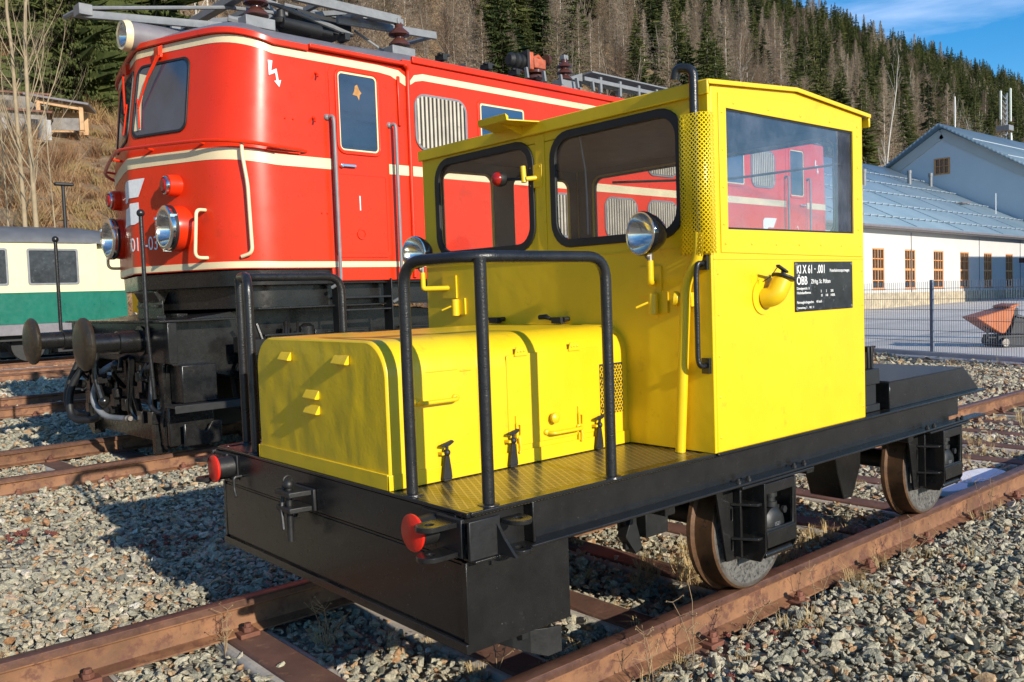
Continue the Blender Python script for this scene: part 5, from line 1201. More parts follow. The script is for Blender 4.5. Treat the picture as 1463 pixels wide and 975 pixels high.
# ------------------------------------------------------------------ white annex with brown windows, gabled hall behind
AN = thing('annex_building', 'long low white building with brown windows and blue-grey metal roof behind the fence', 'building', (42, 18.9, 0))
PLA = paint('white_plaster', (.53, .515, .485), .9, .05, .6, .05, 40, spots=(.46, .44, .40), spot_amt=.3)
PLB = paint('grey_white_plaster', (.60, .62, .63), .9, .05, .4, .05, 30)
WOOD = paint('brown_window_wood', (.60, .27, .10), .55, .15, 4, .1, 40)
STN = paint('yellow_stone_plinth', (.46, .38, .25), .9, .3, 2.2, .6, 5, spots=(.30, .24, .16), spot_amt=.42)
def roof_material():
    m, t, b = newmat('blue_grey_metal_roof'); v = coords(t, (1, 1, 1))
    w1 = nd(t, 'ShaderNodeTexWave', Scale=1.05); w1.wave_type = 'BANDS'; w1.bands_direction = 'Y'; t.links.new(v, w1.inputs['Vector'])
    n = nd(t, 'ShaderNodeTexNoise', Scale=.4, Detail=6); t.links.new(v, n.inputs['Vector'])
    c = ramp(t, n.outputs[0], [(.3, (.145, .215, .27)), (.7, (.20, .275, .335))]).outputs[0]; c = mixc(t, ramp(t, w1.outputs[0], [(.0, (.35,)*3), (.2, (0, 0, 0))]).outputs[0], c, (.12, .17, .22))
    t.links.new(c, b.inputs['Base Color']); b.inputs['Roughness'].default_value = .45; bump(t, b, w1.outputs[0], .5, .03); return m
MROOF = roof_material()
sh = lambda x: -.015*(x)            # ground falls slightly away along the wall
YA = lambda d=0: (lambda u, v, w: (u, d+w, v+sh(u)))
WIN = [(u0-42, u1-42) for u0, u1 in ((38.4, 39.7), (41.99, 43.29), (45.62, 46.87), (49.15, 50.45), (52.75, 54.0), (56.25, 57.5), (59.75, 60.98), (63.3, 64.5), (66.8, 68.0))]
m = MB(); m.plate([(-20, -.15), (28.8, -.15), (28.8, 4.36), (-20, 4.36)], [[(a, .86), (b, .86), (b, 2.98), (a, 2.98)][::-1] for a, b in WIN], YA(), 0, .35); m.box(-20, -19.7, .36, 24, -.3, 4.3); ano = m.build('wall', PLA, AN)
for x in (-2.6+4.0, 7.6, 13.6, 20.0): pass
m = MB(); m.prism([(-20, -.2), (28.8, -.2), (28.8, .66), (-20, .66)], YA(), -.09, -.001); m.build('plinth', STN, AN, .02)
for a, b in WIN:
    f = MB(); c_ = (a+b)/2
    f.plate([(a, .86), (b, .86), (b, 2.98), (a, 2.98)], [[(a+.07, .93), (c_-.03, .93), (c_-.03, 1.84), (a+.07, 1.84)][::-1], [(c_+.03, .93), (b-.07, .93), (b-.07, 1.84), (c_+.03, 1.84)][::-1], [(a+.07, 1.95), (c_-.03, 1.95), (c_-.03, 2.91), (a+.07, 2.91)][::-1], [(c_+.03, 1.95), (b-.07, 1.95), (b-.07, 2.91), (c_+.03, 2.91)][::-1]], YA(), .015, .07)
    for q0, q1 in ((a+.07, c_-.03), (c_+.03, b-.07)):
        qm = (q0+q1)/2
        f.prism([(qm-.02, 1.30), (qm+.02, 1.30), (qm+.02, 1.84), (qm-.02, 1.84)], YA(), .025, .06); f.prism([(qm-.02, 1.95), (qm+.02, 1.95), (qm+.02, 2.91), (qm-.02, 2.91)], YA(), .025, .06)
        f.prism([(q0, 1.28), (q1, 1.28), (q1, 1.33), (q0, 1.33)], YA(), .025, .06); f.prism([(q0, 2.41), (q1, 2.41), (q1, 2.46), (q0, 2.46)], YA(), .025, .06)
    fo = f.build('window', WOOD, AN); MB().plate([(a, .86), (b, .86), (b, 2.98), (a, 2.98)], [], YA(), .075, .085).build('pane', CGL, fo)
    s = MB().plate([(a-.06, .82), (b+.06, .82), (b+.06, .862), (a-.06, .862)], [], YA(), -.05, .10).build('sill', WOOD, fo)
RS = .515
rp = MB(); RY = lambda x, y: 4.42+sh(x)+RS*y
rp.add([(-20.6, -.55, RY(-20.6, -.55)), (28.75, -.55, RY(28.75, -.55)), (28.75, 12.9, RY(28.75, 12.9)), (-20.6, 12.9, RY(-20.6, 12.9)), (28.75, 26.4, RY(28.75, -.55)), (-20.6, 26.4, RY(-20.6, -.55))], [(0, 1, 2, 3), (3, 2, 4, 5)])
rpo = rp.build('roof', MROOF, AN); sd_ = rpo.modifiers.new('thickness', 'SOLIDIFY'); sd_.thickness = .14; sd_.offset = -1
for k, y in enumerate((.5, 2.6, 5.0, 7.4, 9.8)):
    for j, x0 in enumerate(np.arange(-20, 28, 4.8)):
        pass
    m = MB(); m.bar((-20.4, y, RY(-20.4, y)+.09), (28.6, y, RY(28.6, y)+.09), .03, .03); 
    for x in np.arange(-20, 28.5, .8): m.box(x-.03, x+.03, y-.08, y+.08, RY(x, y)+.01, RY(x, y)+.11)
    m.build('snow_guard', paint('pale_snow_guard', (.34, .39, .42), .5, .1, 4, 0) if k == 0 else MATS['pale_snow_guard'], rpo)
m = MB()
for x in np.arange(-14, 28, 6): m.bar((x, -.5, RY(x, -.5)+.01), (x, 12.8, RY(x, 12.8)+.01), .07, .04)
m.build('roof_seam', MROOF, rpo)
m = MB(); m.bar((-20.6, -.62, RY(-20.6, -.62)-.06), (28.75, -.62, RY(28.75, -.62)-.06), .16, .13); m.bar((-20.6, -.3, RY(-20.6, -.5)-.17), (28.75, -.3, RY(28.75, -.5)-.17), .6, .08); m.build('gutter', GREY, AN, .02)
m = MB(); m.box(26.9, 27.0, -.12, -.02, -.3, 3.6); 
for x in (4.9-.55, 13.9-.4, 20.2): m.box(x, x+.04, -.03, -.001, -.1, 3.9+sh(x))
m.build_parts('lightning_cable', GRYM, AN)
for x, y in ((11.95, 6.5), (23.06, 8.6), (27.5, 8.95)):
    m = MB(); m.tube([(x, y, RY(x, y)-.1), (x, y, RY(x, y)+.75)], .14, 12); m.tube([(x, y, RY(x, y)+.75), (x, y, RY(x, y)+1.0)], .17, 12); m.build('vent_pipe', GRYM, rpo)
m = MB(); m.bar((22.6, 4.9, RY(22.6, 4.9)+.05), (25.4, 5.4, RY(25.4, 5.4)+.05), .6, .12); m.build('roof_hatch', GREY, rpo)
for x in (5.0, 26.0):
    m = MB(); m.tube([(x, 3.6, RY(x, 3.6)), (x, 3.6, RY(x, 3.6)+1.5)], .03, 6); m.build('lightning_rod', WHT, rpo)
HA = thing('gabled_hall', 'tall grey-white hall with a wide gable and small brown window', 'building', (70.8, 27.5, 0))
m = MB(); gp_ = [(-13, -.3), (13, -.3), (13, 4.95), (0, 13.15), (-13, 4.95)]
m.plate(gp_, [[(-.62, 9.55), (.62, 9.55), (.62, 10.85), (-.62, 10.85)][::-1]], lambda u, v, w: (w, u, v), 0, .4); m.box(.4, 60, -13, -12.6, -.3, 4.9); m.box(.4, 60, 12.6, 13, -.3, 4.9); m.build('wall', PLB, HA)
m = MB()
for s in (-1, 1): m.bar((-.06, 0, 12.75), (-.06, s*13.3, 4.55-.0), .12, .75, (0, 0, 1))
m.build('gable_trim', PLA, HA)
f = MB(); f.plate([(-.62, 9.55), (.62, 9.55), (.62, 10.85), (-.62, 10.85)], [[(y0, z0), (y0+.29, z0), (y0+.29, z0+.53), (y0, z0+.53)][::-1] for y0 in (-.48, -.145, .19) for z0 in (9.66, 10.23)], lambda u, v, w: (w, u, v), -.05, .05); fo = f.build('window', WOOD, HA)
MB().plate([(-.6, 9.57), (.6, 9.57), (.6, 10.83), (-.6, 10.83)], [], lambda u, v, w: (w, u, v), .06, .07).build('pane', DGL, fo)
m = MB()
m.add([(-.7, 0, 13.32), (61, 0, 13.32), (61, -13.8, 4.5), (-.7, -13.8, 4.5), (61, 13.8, 4.5), (-.7, 13.8, 4.5)], [(0, 1, 2, 3), (1, 0, 5, 4)]); ho = m.build('roof', MROOF, HA); sd_ = ho.modifiers.new('thickness', 'SOLIDIFY'); sd_.thickness = .22; sd_.offset = 1
for y in (-2.5, -5, -7.5, -10):
    m = MB(); z = 13.32+y*.639+.14; m.bar((-.5, y, z+.1), (60, y, z+.1), .06, .06); m.build('snow_guard', MATS['pale_snow_guard'], ho)
m = MB(); m.tube([(2.5, .0, 13.2), (2.5, .0, 16.0)], .04, 6); m.build('lightning_rod', WHT, ho); m = MB(); m.tube([(18.5, .0, 13.2), (18.5, .0, 15.2)], .04, 6); m.build('lightning_rod', WHT, ho)
WHs = thing('shadow_building', 'unseen grey building right of the view, added to cast the shadow on the white wall', 'building', (52.4, 0, 0))  # unseen building, added outside the view to shade the annex wall
m = MB(); m.box(0, 30, -8, 7, -.2, 6.6); m.build('wall', PLB, WHs); m = MB(); m.box(-.3, 30.3, -8.3, 7.3, 6.61, 6.9); m.build('roof', GREY, WHs, .02)
# antenna mast behind the hall
_d = (Vector((_f.x, _f.y, 0))+Vector((_r.x, _r.y, 0))*((1437-731.5)/1249.44)).normalized()
AM = thing('antenna_mast', 'lattice mobile phone mast with pale panel antennas rising behind the hall roof', 'antenna mast', (CAMP.x+_d.x*160, CAMP.y+_d.y*160, .5)); AM.scale = (1.05, 1.05, 1.36)
ms = MB()
for a in range(3):
    x, y = .45*math.cos(a*2.094), .45*math.sin(a*2.094); ms.tube([(x, y, -.3), (x, y, 21.6)], .05, 6)
for k in range(36):
    z = k*.6
    for a in range(3):
        b = (a+1) % 3; ms.tube([(.45*math.cos(a*2.094), .45*math.sin(a*2.094), z), (.45*math.cos(b*2.094), .45*math.sin(b*2.094), z+.6)], .025, 5, cap=False)
ms.build('lattice', GALV, AM)
ANT = paint('pale_antenna', (.62, .66, .60), .5, .05, 3, 0)
for x, y, z0, z1 in ((-.75, .3, 18.6, 21.9), (.65, -.55, 18.4, 22.2), (-.2, -.9, 15.5, 17.0), (.8, -.6, 15.6, 16.8)): MB().box(x-.16, x+.16, y-.12, y+.12, z0, z1).build('panel_antenna', ANT, AM, .04)
m = MB(); m.box(-.9, .9, -.9, .9, 17.3, 17.9); m.build('equipment_box', GRYM, AM, .02); m = MB(); m.lathe([(0, .02), (.08, .35), (.22, .55)], (-1.1, .2, 13.4), (-.6, -.8, .1), 20); m.build('dish_antenna', ANT, AM)
# ------------------------------------------------------------------ wire fence, dumper, lamp
FB = (15.294, 4.345); fd = Vector((-1.26, -3.4, 0)).normalized(); FW = 2.5
fp = lambda s, z: (FB[0]+fd.x*s, FB[1]+fd.y*s, z)
for k in range(-2, 2):
    t_ = thing('mesh_fence', {-2: 'leftmost wire mesh fence bay, hidden behind the yellow cab', -1: 'wire mesh fence bay between the yellow cab and the thick grey post', 0: 'wire mesh fence bay in front of the orange mini dumper', 1: 'wire mesh fence bay farthest right, past the black flood lamp'}[k], 'fence', fp(k*FW, -.15), 0, 'bays of the wire mesh fence')
    o = Vector(fp(k*FW, -.15)); q = lambda s, z: Vector(fp(k*FW+s, z))-o
    p = MB(); p.bar(q(0, -.2), q(0, 1.285), .06, .06, (1, 0, 0)); p.build('post', GALV, t_, .006)
    wv = MB()
    for j in range(1, 50): s = j*FW/50; wv.bar(q(s, -.10), q(s, 1.255+(.0)), .0065, .0065, (1, 0, 0))
    wv.build('vertical_wires', GALV, t_, smooth=False)
    hw_ = MB()
    for z in (-.08, .12, .32, .52, .72, .92, 1.12): 
        for e in (-.008, .008): hw_.bar(q(.02, z)+Vector((e, 0, 0)), q(FW-.02, z)+Vector((e, 0, 0)), .008, .008)
    hw_.build('horizontal_wires', GALV, t_, smooth=False)
KERB = paint('yard_kerb', (.50, .49, .47), .8, .1, 3, .2, 20)
m = MB(); a, b = Vector(fp(-2*FW, -.13)), Vector(fp(2*FW, -.13)); m.bar(a, b, .16, .10); struct(m.build('kerb', KERB, None, .01))
DU = thing('mini_dumper', 'small orange mini dumper with black tracks parked behind the wire fence', 'dumper', (17.88, 4.2, -.15), math.atan2(-.6553, .7545)); DU.scale = (.86, .86, .95)
D = lambda u, d, z: (u, d, z)
m = MB()
ob, ib = [(-.62, .66), (.42, .90), (.50, .98), (.40, .42), (.10, .20), (-.05, .22)], None
P = [(-.62, .66), (.26, .86), (.34, .89), (.20, .48), (.06, .29), (-.04, .30)]
secs = [(-.36, 1), (-.30, 1.02), (.30, 1.02), (.36, 1)]
m.prism(P, lambda u, v, w: (u, w, v), -.36, .36); m.prism([(.16, .835), (.40, .89), (.40, .94), (.16, .885)], lambda u, v, w: (u, w, v), -.38, .38); m.build('skip', ORG, DU, .03)
m = MB(); m.box(-.10, .70, -.34, .34, .08, .26); m.prism([(.22, .26), (.75, .26), (.72, .60), (.36, .72)], lambda u, v, w: (u, w, v), -.30, .30); m.tube([(.36, -.31, .66), (.75, -.31, .60), (.95, -.31, .62)], .025, 8); m.bar((-.32, -.25, .22), (.10, -.25, .20), .10, .05); m.bar((-.30, -.25, .12), (-.30, -.25, .42), .04, .04); m.bar((-.40, -.25, .47), (-.10, -.25, .30), .03, .03); m.box(.30, .42, -.30, .30, .66, .84); m.build('chassis', BLKM, DU, .02)
for y in (-.36, .36):
    m = MB(); m.prism([(-.02, -.10), (.72, -.10), (.80, .0), (.74, .10), (.01, .10), (-.09, .0)], lambda u, v, w: (u, y+w, v+.11), -.09, .09); m.build('track', RUB, DU, .03)
    m = MB(); m.lathe([(0, .085), (.02, .085), (.02, .03), (.03, .03)], (.02, y-(.10 if y < 0 else -.10), .11), (0, -1 if y < 0 else 1, 0), 18); m.build('roller', STL, DU)
LP = thing('street_lamp', 'slim dark street lamp standing behind the coach roof below the slope', 'street lamp', (6.05, 27.2, -.15))
m = MB(); m.tube([(0, 0, 0), (0, 0, 5.35)], [.07, .05], 10); m.build('pole', RUB, LP); m = MB(); m.box(-.25, .30, -.10, .10, 5.33, 5.43); m.build('lamp_head', RUB, LP, .03)
FL = thing('flood_lamp', 'black flood lamp on a pole at the right edge beyond the fence', 'flood lamp', (14.72, 2.0, -.15))
m = MB(); m.tube([(0, 0, 0), (0, 0, 1.9)], .03, 8); m.build('pole', RUB, FL); m = MB(); m.box(-.05, .05, .05, .62, 1.67, 1.75); m.tube([(0, .1, 1.68), (0, .1, 1.45)], .012, 6); m.build('lamp_head', RUB, FL, .02)
# ------------------------------------------------------------------ huts on the slope
CM = thing('catenary_mast', 'grey overhead line mast with wires, mirrored in the side window of the yellow cab', 'catenary mast', (19.6, -10.2, -.15))
m = MB(); m.box(-.16, .16, -.14, .14, 0, 7.2); m.build('mast', GALV, CM, .02)
m = MB(); m.bar((0, 0, 5.6), (-.2, 3.2, 6.0), .08, .08); m.bar((0, 0, 6.6), (-.2, 3.0, 6.05), .05, .05); m.build('cantilever', GALV, CM)
m = MB(); m.lathe([(0, .05), (.04, .12), (.08, .05), (.12, .12), (.16, .05)], (0, .2, 5.65), (0, 1, .1), 14); m.build('insulator', BRN, CM)
for a, b in (((-.2, 3.2, 6.0), (-45, 2.8, 6.1)), ((-.2, 3.0, 5.4), (-45, 3.0, 5.5)), ((0, 0, 7.0), (-40, -6, 8.5)), ((0, 0, 6.9), (-22, 3, 9.5)), ((-.2, 3.0, 5.4), (25, 3.0, 5.5))):
    MB().tube([a, tuple((np.array(a)+np.array(b))/2-np.array([0, 0, .35])), b], .014, 5).build('wire', RUB, CM)
HUT = thing('garden_hut', 'small open wooden hut with dark sloping roof on the dry slope', 'hut', (13.9, 57.2, height(13.9, 57.2)+.35), R(-25))
ow = paint('fresh_wood', (.50, .30, .15), .7, .15, 3, .2, 20)
m = MB()
for x in (-1.2, 1.2): m.box(x-.12, x+.12, -.95, -.75, 0, 1.9 if x < 0 else 1.5); m.box(x-.1, x+.1, .75, .95, 0, 1.8 if x < 0 else 1.4)
m.bar((-1.2, -.85, 1.75), (1.2, -.85, 1.35), .12, .25); m.box(-1.2, 1.2, .70, .75, 0, 1.4); m.build('frame', ow, HUT, .02)
m = MB(); m.box(-1.2, 1.2, -.84, -.78, 0, .75); m.box(-1.3, -1.25, -.8, .8, 0, 1.75); m.build('boarding', paint('weathered_boards', (.20, .18, .16), .85, .3, 3, .3, 12), HUT); m = MB(); m.bar((-1.9, 0, 2.1), (1.7, 0, 1.55), 2.6, .12); m.build('roof', GREY, HUT)
for x, y, lab, w_, hh in ((10.9, 56.2, 'grey weathered board shed with pale doors left of the open hut', 3.6, 1.7), (10.5, 61.5, 'low red-brown roofed shed on the slope above the board shed', 7.0, 1.5)):
    S_o = thing('board_shed', lab, 'shed', (x, y, height(x, y)-.25), R(-15)); m = MB(); m.box(-w_/2, w_/2, -1.2, 1.2, 0, hh); m.build('wall', MATS['weathered_boards'], S_o); m = MB(); m.bar((-w_/2-.3, 0, hh+.12), (w_/2+.3, 0, hh+.02), 3.0, .12); m.build('roof', RUSTD if hh < 2 else GREY, S_o)
    m = MB(); 
    for dx in (-1.2, .2, 1.1): m.box(dx, dx+.9, -1.24, -1.201, .1, hh-.4)
    m.build_parts('door', paint('pale_door', (.36, .35, .33), .8, .15, 4) if hh > 1.6 else MATS['weathered_boards'], S_o)
TF = thing('timber_frame', 'bare timber frame of a small building on the slope behind the white annex', 'timber frame', (252, 124, height(252, 124)), R(-20))
for z in (0, 2.4, 4.2): MB().bar((-7, -2, z+.2), (7, -2, z), .3, .35).build('beam', ow, TF); MB().bar((-7, 2, z+.6), (7, 2, z), .3, .35).build('beam', ow, TF)
for x in (-6.5, -3, 0, 3, 6.5): MB().bar((x, -2, -1), (x, -2, 4.6), .3, .3).build('stud', ow, TF)
# ------------------------------------------------------------------ trees
def leaf_material(name, stops, trunk=False, transl=.0):
    m, t, b = newmat(name); oi = t.nodes.new('ShaderNodeObjectInfo'); n = nd(t, 'ShaderNodeTexNoise', Scale=.9, Detail=4, Roughness=.7); t.links.new(coords(t), n.inputs['Vector'])
    ad = nd(t, 'ShaderNodeMath', operation='ADD'); mu = nd(t, 'ShaderNodeMath', operation='MULTIPLY_ADD'); mu.inputs[1].default_value = .55; mu.inputs[2].default_value = -.27
    t.links.new(oi.outputs['Random'], mu.inputs[0]); t.links.new(n.outputs[0], ad.inputs[0]); t.links.new(mu.outputs[0], ad.inputs[1])
    r = ramp(t, ad.outputs[0], stops); t.links.new(r.outputs[0], b.inputs['Base Color']); b.inputs['Roughness'].default_value = .8; b.inputs['Specular IOR Level'].default_value = .15
    tl = t.nodes.new('ShaderNodeBsdfTranslucent'); t.links.new(r.outputs[0], tl.inputs['Color']); ms = t.nodes.new('ShaderNodeMixShader'); ms.inputs[0].default_value = transl
    t.links.new(b.outputs[0], ms.inputs[1]); t.links.new(tl.outputs[0], ms.inputs[2]); t.links.new(ms.outputs[0], t.nodes['Material Output'].inputs[0]); return m
SPR = leaf_material('spruce_needles', [(.25, (.034, .050, .016)), (.5, (.080, .098, .028)), (.75, (.135, .14, .044))], transl=.3)
LAR = leaf_material('larch_twigs', [(.25, (.30, .235, .16)), (.5, (.46, .37, .265)), (.75, (.60, .50, .38))], transl=.5)
BARK = paint('grey_bark', (.20, .165, .13), .9, .3, 4, .3, 20)
BIRCH = paint('pale_bark', (.50, .46, .40), .8, .2, 3, .2, 15)
BARKY = paint('ochre_bark', (.30, .23, .14), .85, .25, 3, .3, 15)
DARKB = paint('dark_bark', (.07, .052, .04), .9, .3, 3, .3, 15)
def spruce(h, rad, seed, levels=54, per=10, bare=.05, sprays=7, fine=1.0):
    random.seed(seed); m = MB(); V = []; Fc = []
    def tri(a, b, c): k = len(V); V.extend((a, b, c)); Fc.append((k, k+1, k+2))
    for lv in range(levels):
        f = lv/levels; z = h*(bare+(1-bare)*f**.92); r = rad*(1-f)**.95*random.uniform(.72, 1.15)+.08
        for k in range(max(4, int(per*(1-.45*f)))):
            if random.random() < .10: continue
            a = random.uniform(0, 6.283); d = Vector((math.cos(a), math.sin(a), 0)); s = Vector((-d.y, d.x, 0)); L_ = r*random.uniform(.6, 1.15); dr = random.uniform(.12, .42); zz = z+random.uniform(-.3, .3)
            o = Vector((0, 0, zz)); tip = o+d*L_+Vector((0, 0, -L_*dr+.12*L_)); mid = o+d*L_*.55+Vector((0, 0, -L_*dr*.75)); w_ = (.17*L_+.12)*(1 if fine == 1 else .28)
            tri(o+s*.05, mid+s*w_*.8, tip); tri(o-s*.05, tip, mid-s*w_*.8)
            for q in range(sprays):      # hanging sprays
                u = random.uniform(.25, 1); c = o.lerp(tip, u)+s*random.uniform(-1, 1)*(.17*L_+.12); e = (d*random.uniform(.1, .6)+s*random.uniform(-.7, .7)); l = random.uniform(.22, .5)*(.4+.6*(1-f))*fine
                tri(c+e*l*.7+Vector((0, 0, .05)), c-e*l*.3+s*.09*fine, c+Vector((0, 0, -l*1.15))+d*.1)
    me = bpy.data.meshes.new('crown'); me.from_pydata([tuple(p) for p in V], [], Fc); me.materials.append(SPR); return me
def larch(h, rad, seed, levels=66, per=9, dome=False, mat=None):
    random.seed(seed); V = []; Fc = []
    def tri(a, b, c): k = len(V); V.extend((a, b, c)); Fc.append((k, k+1, k+2))
    for lv in range(levels):
        f = lv/levels; z = h*(.14+.86*f**.95); r = (rad*math.sqrt(max(0, math.sin(math.pi*min(1, f*.93+.07))))*random.uniform(.55, 1.1) if dome else rad*(1-f)**.95*random.uniform(.7, 1.15))+.1
        for k in range(per):
            a = random.uniform(0, 6.283); d = Vector((math.cos(a), math.sin(a), random.uniform(-.1, .35)+(.5 if dome else 0))); s = Vector((-d.y, d.x, 0)); L_ = r*random.uniform(.55, 1.1); o = Vector((0, 0, z)); tip = o+d*L_; tri(o+s*.04, o-s*.04, tip)
            for q in range(13):
                c = o.lerp(tip, random.uniform(.2, 1)); e = Vector((random.uniform(-1, 1), random.uniform(-1, 1), random.uniform(-1.1, .5)))*random.uniform(.25, .6)*(.5+.5*(1-f)); n_ = e.cross(Vector((0, 0, 1))).normalized()*.030; tri(c+n_, c-n_, c+e)
    me = bpy.data.meshes.new('crown'); me.from_pydata([tuple(p) for p in V], [], Fc); me.materials.append(mat or LAR); return me
def trunk_mesh(h, r, mat, bend=.0):
    m = MB(); m.tube([(0, 0, -.8), (bend*.3, 0, h*.3), (bend, 0, h*.7), (bend*.7, 0, h)], [r, r*.85, r*.5, r*.12], 7)
    me = bpy.data.meshes.new('trunk'); me.from_pydata(m.v, [], m.f); me.polygons.foreach_set('use_smooth', [True]*len(me.polygons)); me.materials.append(mat); return me
def bare_tree(h, r, seed, mat, depth=5, spread=.55, twig=None, sides=5, first=.35, upright=.3, thin=(.30, .46), wig=.16, n0=(6, 9), len0=(.38, .62)):
    random.seed(seed); m = MB(); tw = MB()
    def grow(p, d, l, r_, lv):
        n = 4; pts = [p]; rs = [r_]; dd = d.copy()
        for k in range(n): dd = (dd+Vector((random.uniform(-wig, wig), random.uniform(-wig, wig), random.uniform(-.04, .12)))*(1 if lv else .12)).normalized(); pts.append(pts[-1]+dd*l/n); rs.append(r_*(1-.45*(k+1)/n))
        (m if lv < depth-1 else tw).tube(pts, rs, sides if lv < 2 else 3, cap=False)
        if lv >= depth: return
        nb = random.randint(3, 5) if lv else random.randint(*n0)
        for b in range(nb):
            u = random.uniform(first if lv == 0 else .25, 1); i = min(n-1, int(u*n)); q = pts[i].lerp(pts[i+1], u*n-i); a = random.uniform(0, 6.283); e = Vector((math.cos(a), math.sin(a), 0)); nd_ = (dd*(1-spread)+e*spread+Vector((0, 0, upright))).normalized()
            grow(q, nd_, l*(random.uniform(.38, .62) if lv else random.uniform(*len0)*(1.25-.75*u)), rs[i]*random.uniform(*thin), lv+1)
        if lv < 2: grow(pts[-1], dd, l*.5, rs[-1], lv+1)
    grow(Vector((0, 0, -.4)), Vector((0, 0, 1)), h*.62, r, 0)
    out = []
    for nm, mb_, mt in (('trunk', m, mat), ('crown', tw, twig or mat)):
        me = bpy.data.meshes.new(nm); me.from_pydata(mb_.v, [], mb_.f); me.polygons.foreach_set('use_smooth', [True]*len(me.polygons)); me.materials.append(mt); out.append(me)
    return out
SH = 20.0
SPV = [(spruce(SH, 4.4+.45*k, 11+k), trunk_mesh(SH*.98, .18, DARKB if k != 1 else BARK)) for k in range(4)]
LAV = [(larch(SH, 4.2+.4*k, 31+k), trunk_mesh(SH*.99, .125, BIRCH if k == 1 else BARK)) for k in range(3)]
TANC = leaf_material('bare_crown_twigs', [(.25, (.25, .18, .125)), (.5, (.40, .30, .215)), (.75, (.52, .41, .29))], transl=.5)
DMV = [(larch(14, 3.6+.5*k, 131+k, 56, 8, True, TANC), trunk_mesh(13, .14, BARK)) for k in range(2)]
BTV = [tuple(reversed(bare_tree(15, .17, 51+k, BIRCH if k == 0 else BARK, 4, .5, LAR if k else BARK, 4, .3, .45))) for k in range(3)]
KINDS = [('spruce', v) for v in SPV]+[('larch', v) for v in LAV]+[('bare_tree', v) for v in BTV]+[('bare_tree', v) for v in DMV]
INFO = {'spruce': ('dark green spruce standing in the hillside forest', 'spruce tree', 'spruces in the hillside forest'), 'larch': ('bare brown larch standing in the hillside forest', 'larch tree', 'bare larches in the hillside forest'), 'bare_tree': ('leafless broad tree standing in the hillside forest', 'bare tree', 'leafless broad trees in the hillside forest')}
def place_tree(kind, meshes, x, y, s, rz, label, cat, group=None, z=None, sxy=1.0):
    t_ = thing(kind+('_tree' if not kind.endswith('tree') else ''), label, cat, (x, y, height(x, y) if z is None else z), rz, group); t_.scale = (s*sxy, s*sxy, s)
    for nm, me in (('crown', meshes[0]), ('trunk', meshes[1])):
        o = bpy.data.objects.new(nm, me); COL.objects.link(o); o.parent = t_
    return t_
# forest positions: jittered grid over the slope
pts = []
random.seed(5)
y = 66.0; CA = Vector((_f.x, _f.y)).normalized()
while y < 268:
    stp = 6.6 if y < 150 else 6.6
    for x in np.arange(-40, 820, stp):
        xx, yy = x+random.uniform(-.48, .48)*stp, y+random.uniform(-.48, .48)*stp
        if yy < foot(xx)+37+5*noise.noise(Vector((xx/14, 0, 1))): continue
        if xx > 60 and yy < foot(xx)+52+10*noise.noise(Vector((xx/25, 0, 4))): continue
        az = math.degrees(math.atan2(yy-CAMP.y, xx-CAMP.x))
        if not 10 < az < 90: continue
        D_ = math.hypot(xx-CAMP.x, yy-CAMP.y); z = height(xx, yy)
        if (z-1.3)/D_ > .45: continue
        pts.append((D_, xx, yy, z, az))
    y += stp*.92
def kind_at(x, y):
    a = noise.noise(Vector((x/26, y/26, 0)))+.55*noise.noise(Vector((x/8, y/8, 5)))+random.uniform(-.25, .25)
    far = sstep(120, 420, x)
    if a > .16-.34*far: return random.randint(0, 3)
    if a < -.28+.0*far or random.random() < .10: return random.choice((7, 8, 9, 10, 10, 11, 11))
    return random.randint(4, 6)
pts.sort(); vis = []; rest = []
for p in pts:
    D_, x, y, z, az = p; inframe = 17.5 < az < 80 and (z-1.3)/D_ < .34
    (vis if inframe and len(vis) < 255 and not (az < 60 and D_ < 0) else rest).append(p)
for D_, x, y, z, az in vis:
    k = kind_at(x, y); kd, me = KINDS[k]; lab, cat, grp = INFO[kd]
    place_tree(kd, me, x, y, random.choice((random.uniform(.8, 1.25), random.uniform(.55, 1.4))), random.uniform(0, 6.28), lab, cat, grp, z-.3)
srcs = []
for kd, (cr_, tr_) in KINDS:     # one joined mesh per kind for the uncountable far forest
    bm = bmesh.new(); bm.from_mesh(cr_); n0 = len(bm.faces); bm.from_mesh(tr_); bm.faces.ensure_lookup_table()
    for f in bm.faces[n0:]: f.material_index = 1
    me = bpy.data.meshes.new(kd); bm.to_mesh(me); bm.free(); me.materials.append(cr_.materials[0]); me.materials.append(tr_.materials[0]); srcs.append(source(kd, me))
kk = [kind_at(p[1], p[2]) for p in rest]; n = len(rest); ss = np.array([random.uniform(.75, 1.3) for _ in rest])
# the collection sorts its children by name, so name the kinds in order
for i, s in enumerate(srcs): s.name = 'forest_kind_%02d' % i
scatter('distant_forest', [(p[1], p[2], p[3]-.3) for p in rest], [(0, 0, random.uniform(0, 6.28)) for _ in rest], np.repeat(ss[:, None], 3, 1), kk, srcs, 'dense mixed spruce and larch forest covering the upper hillside', 'forest')
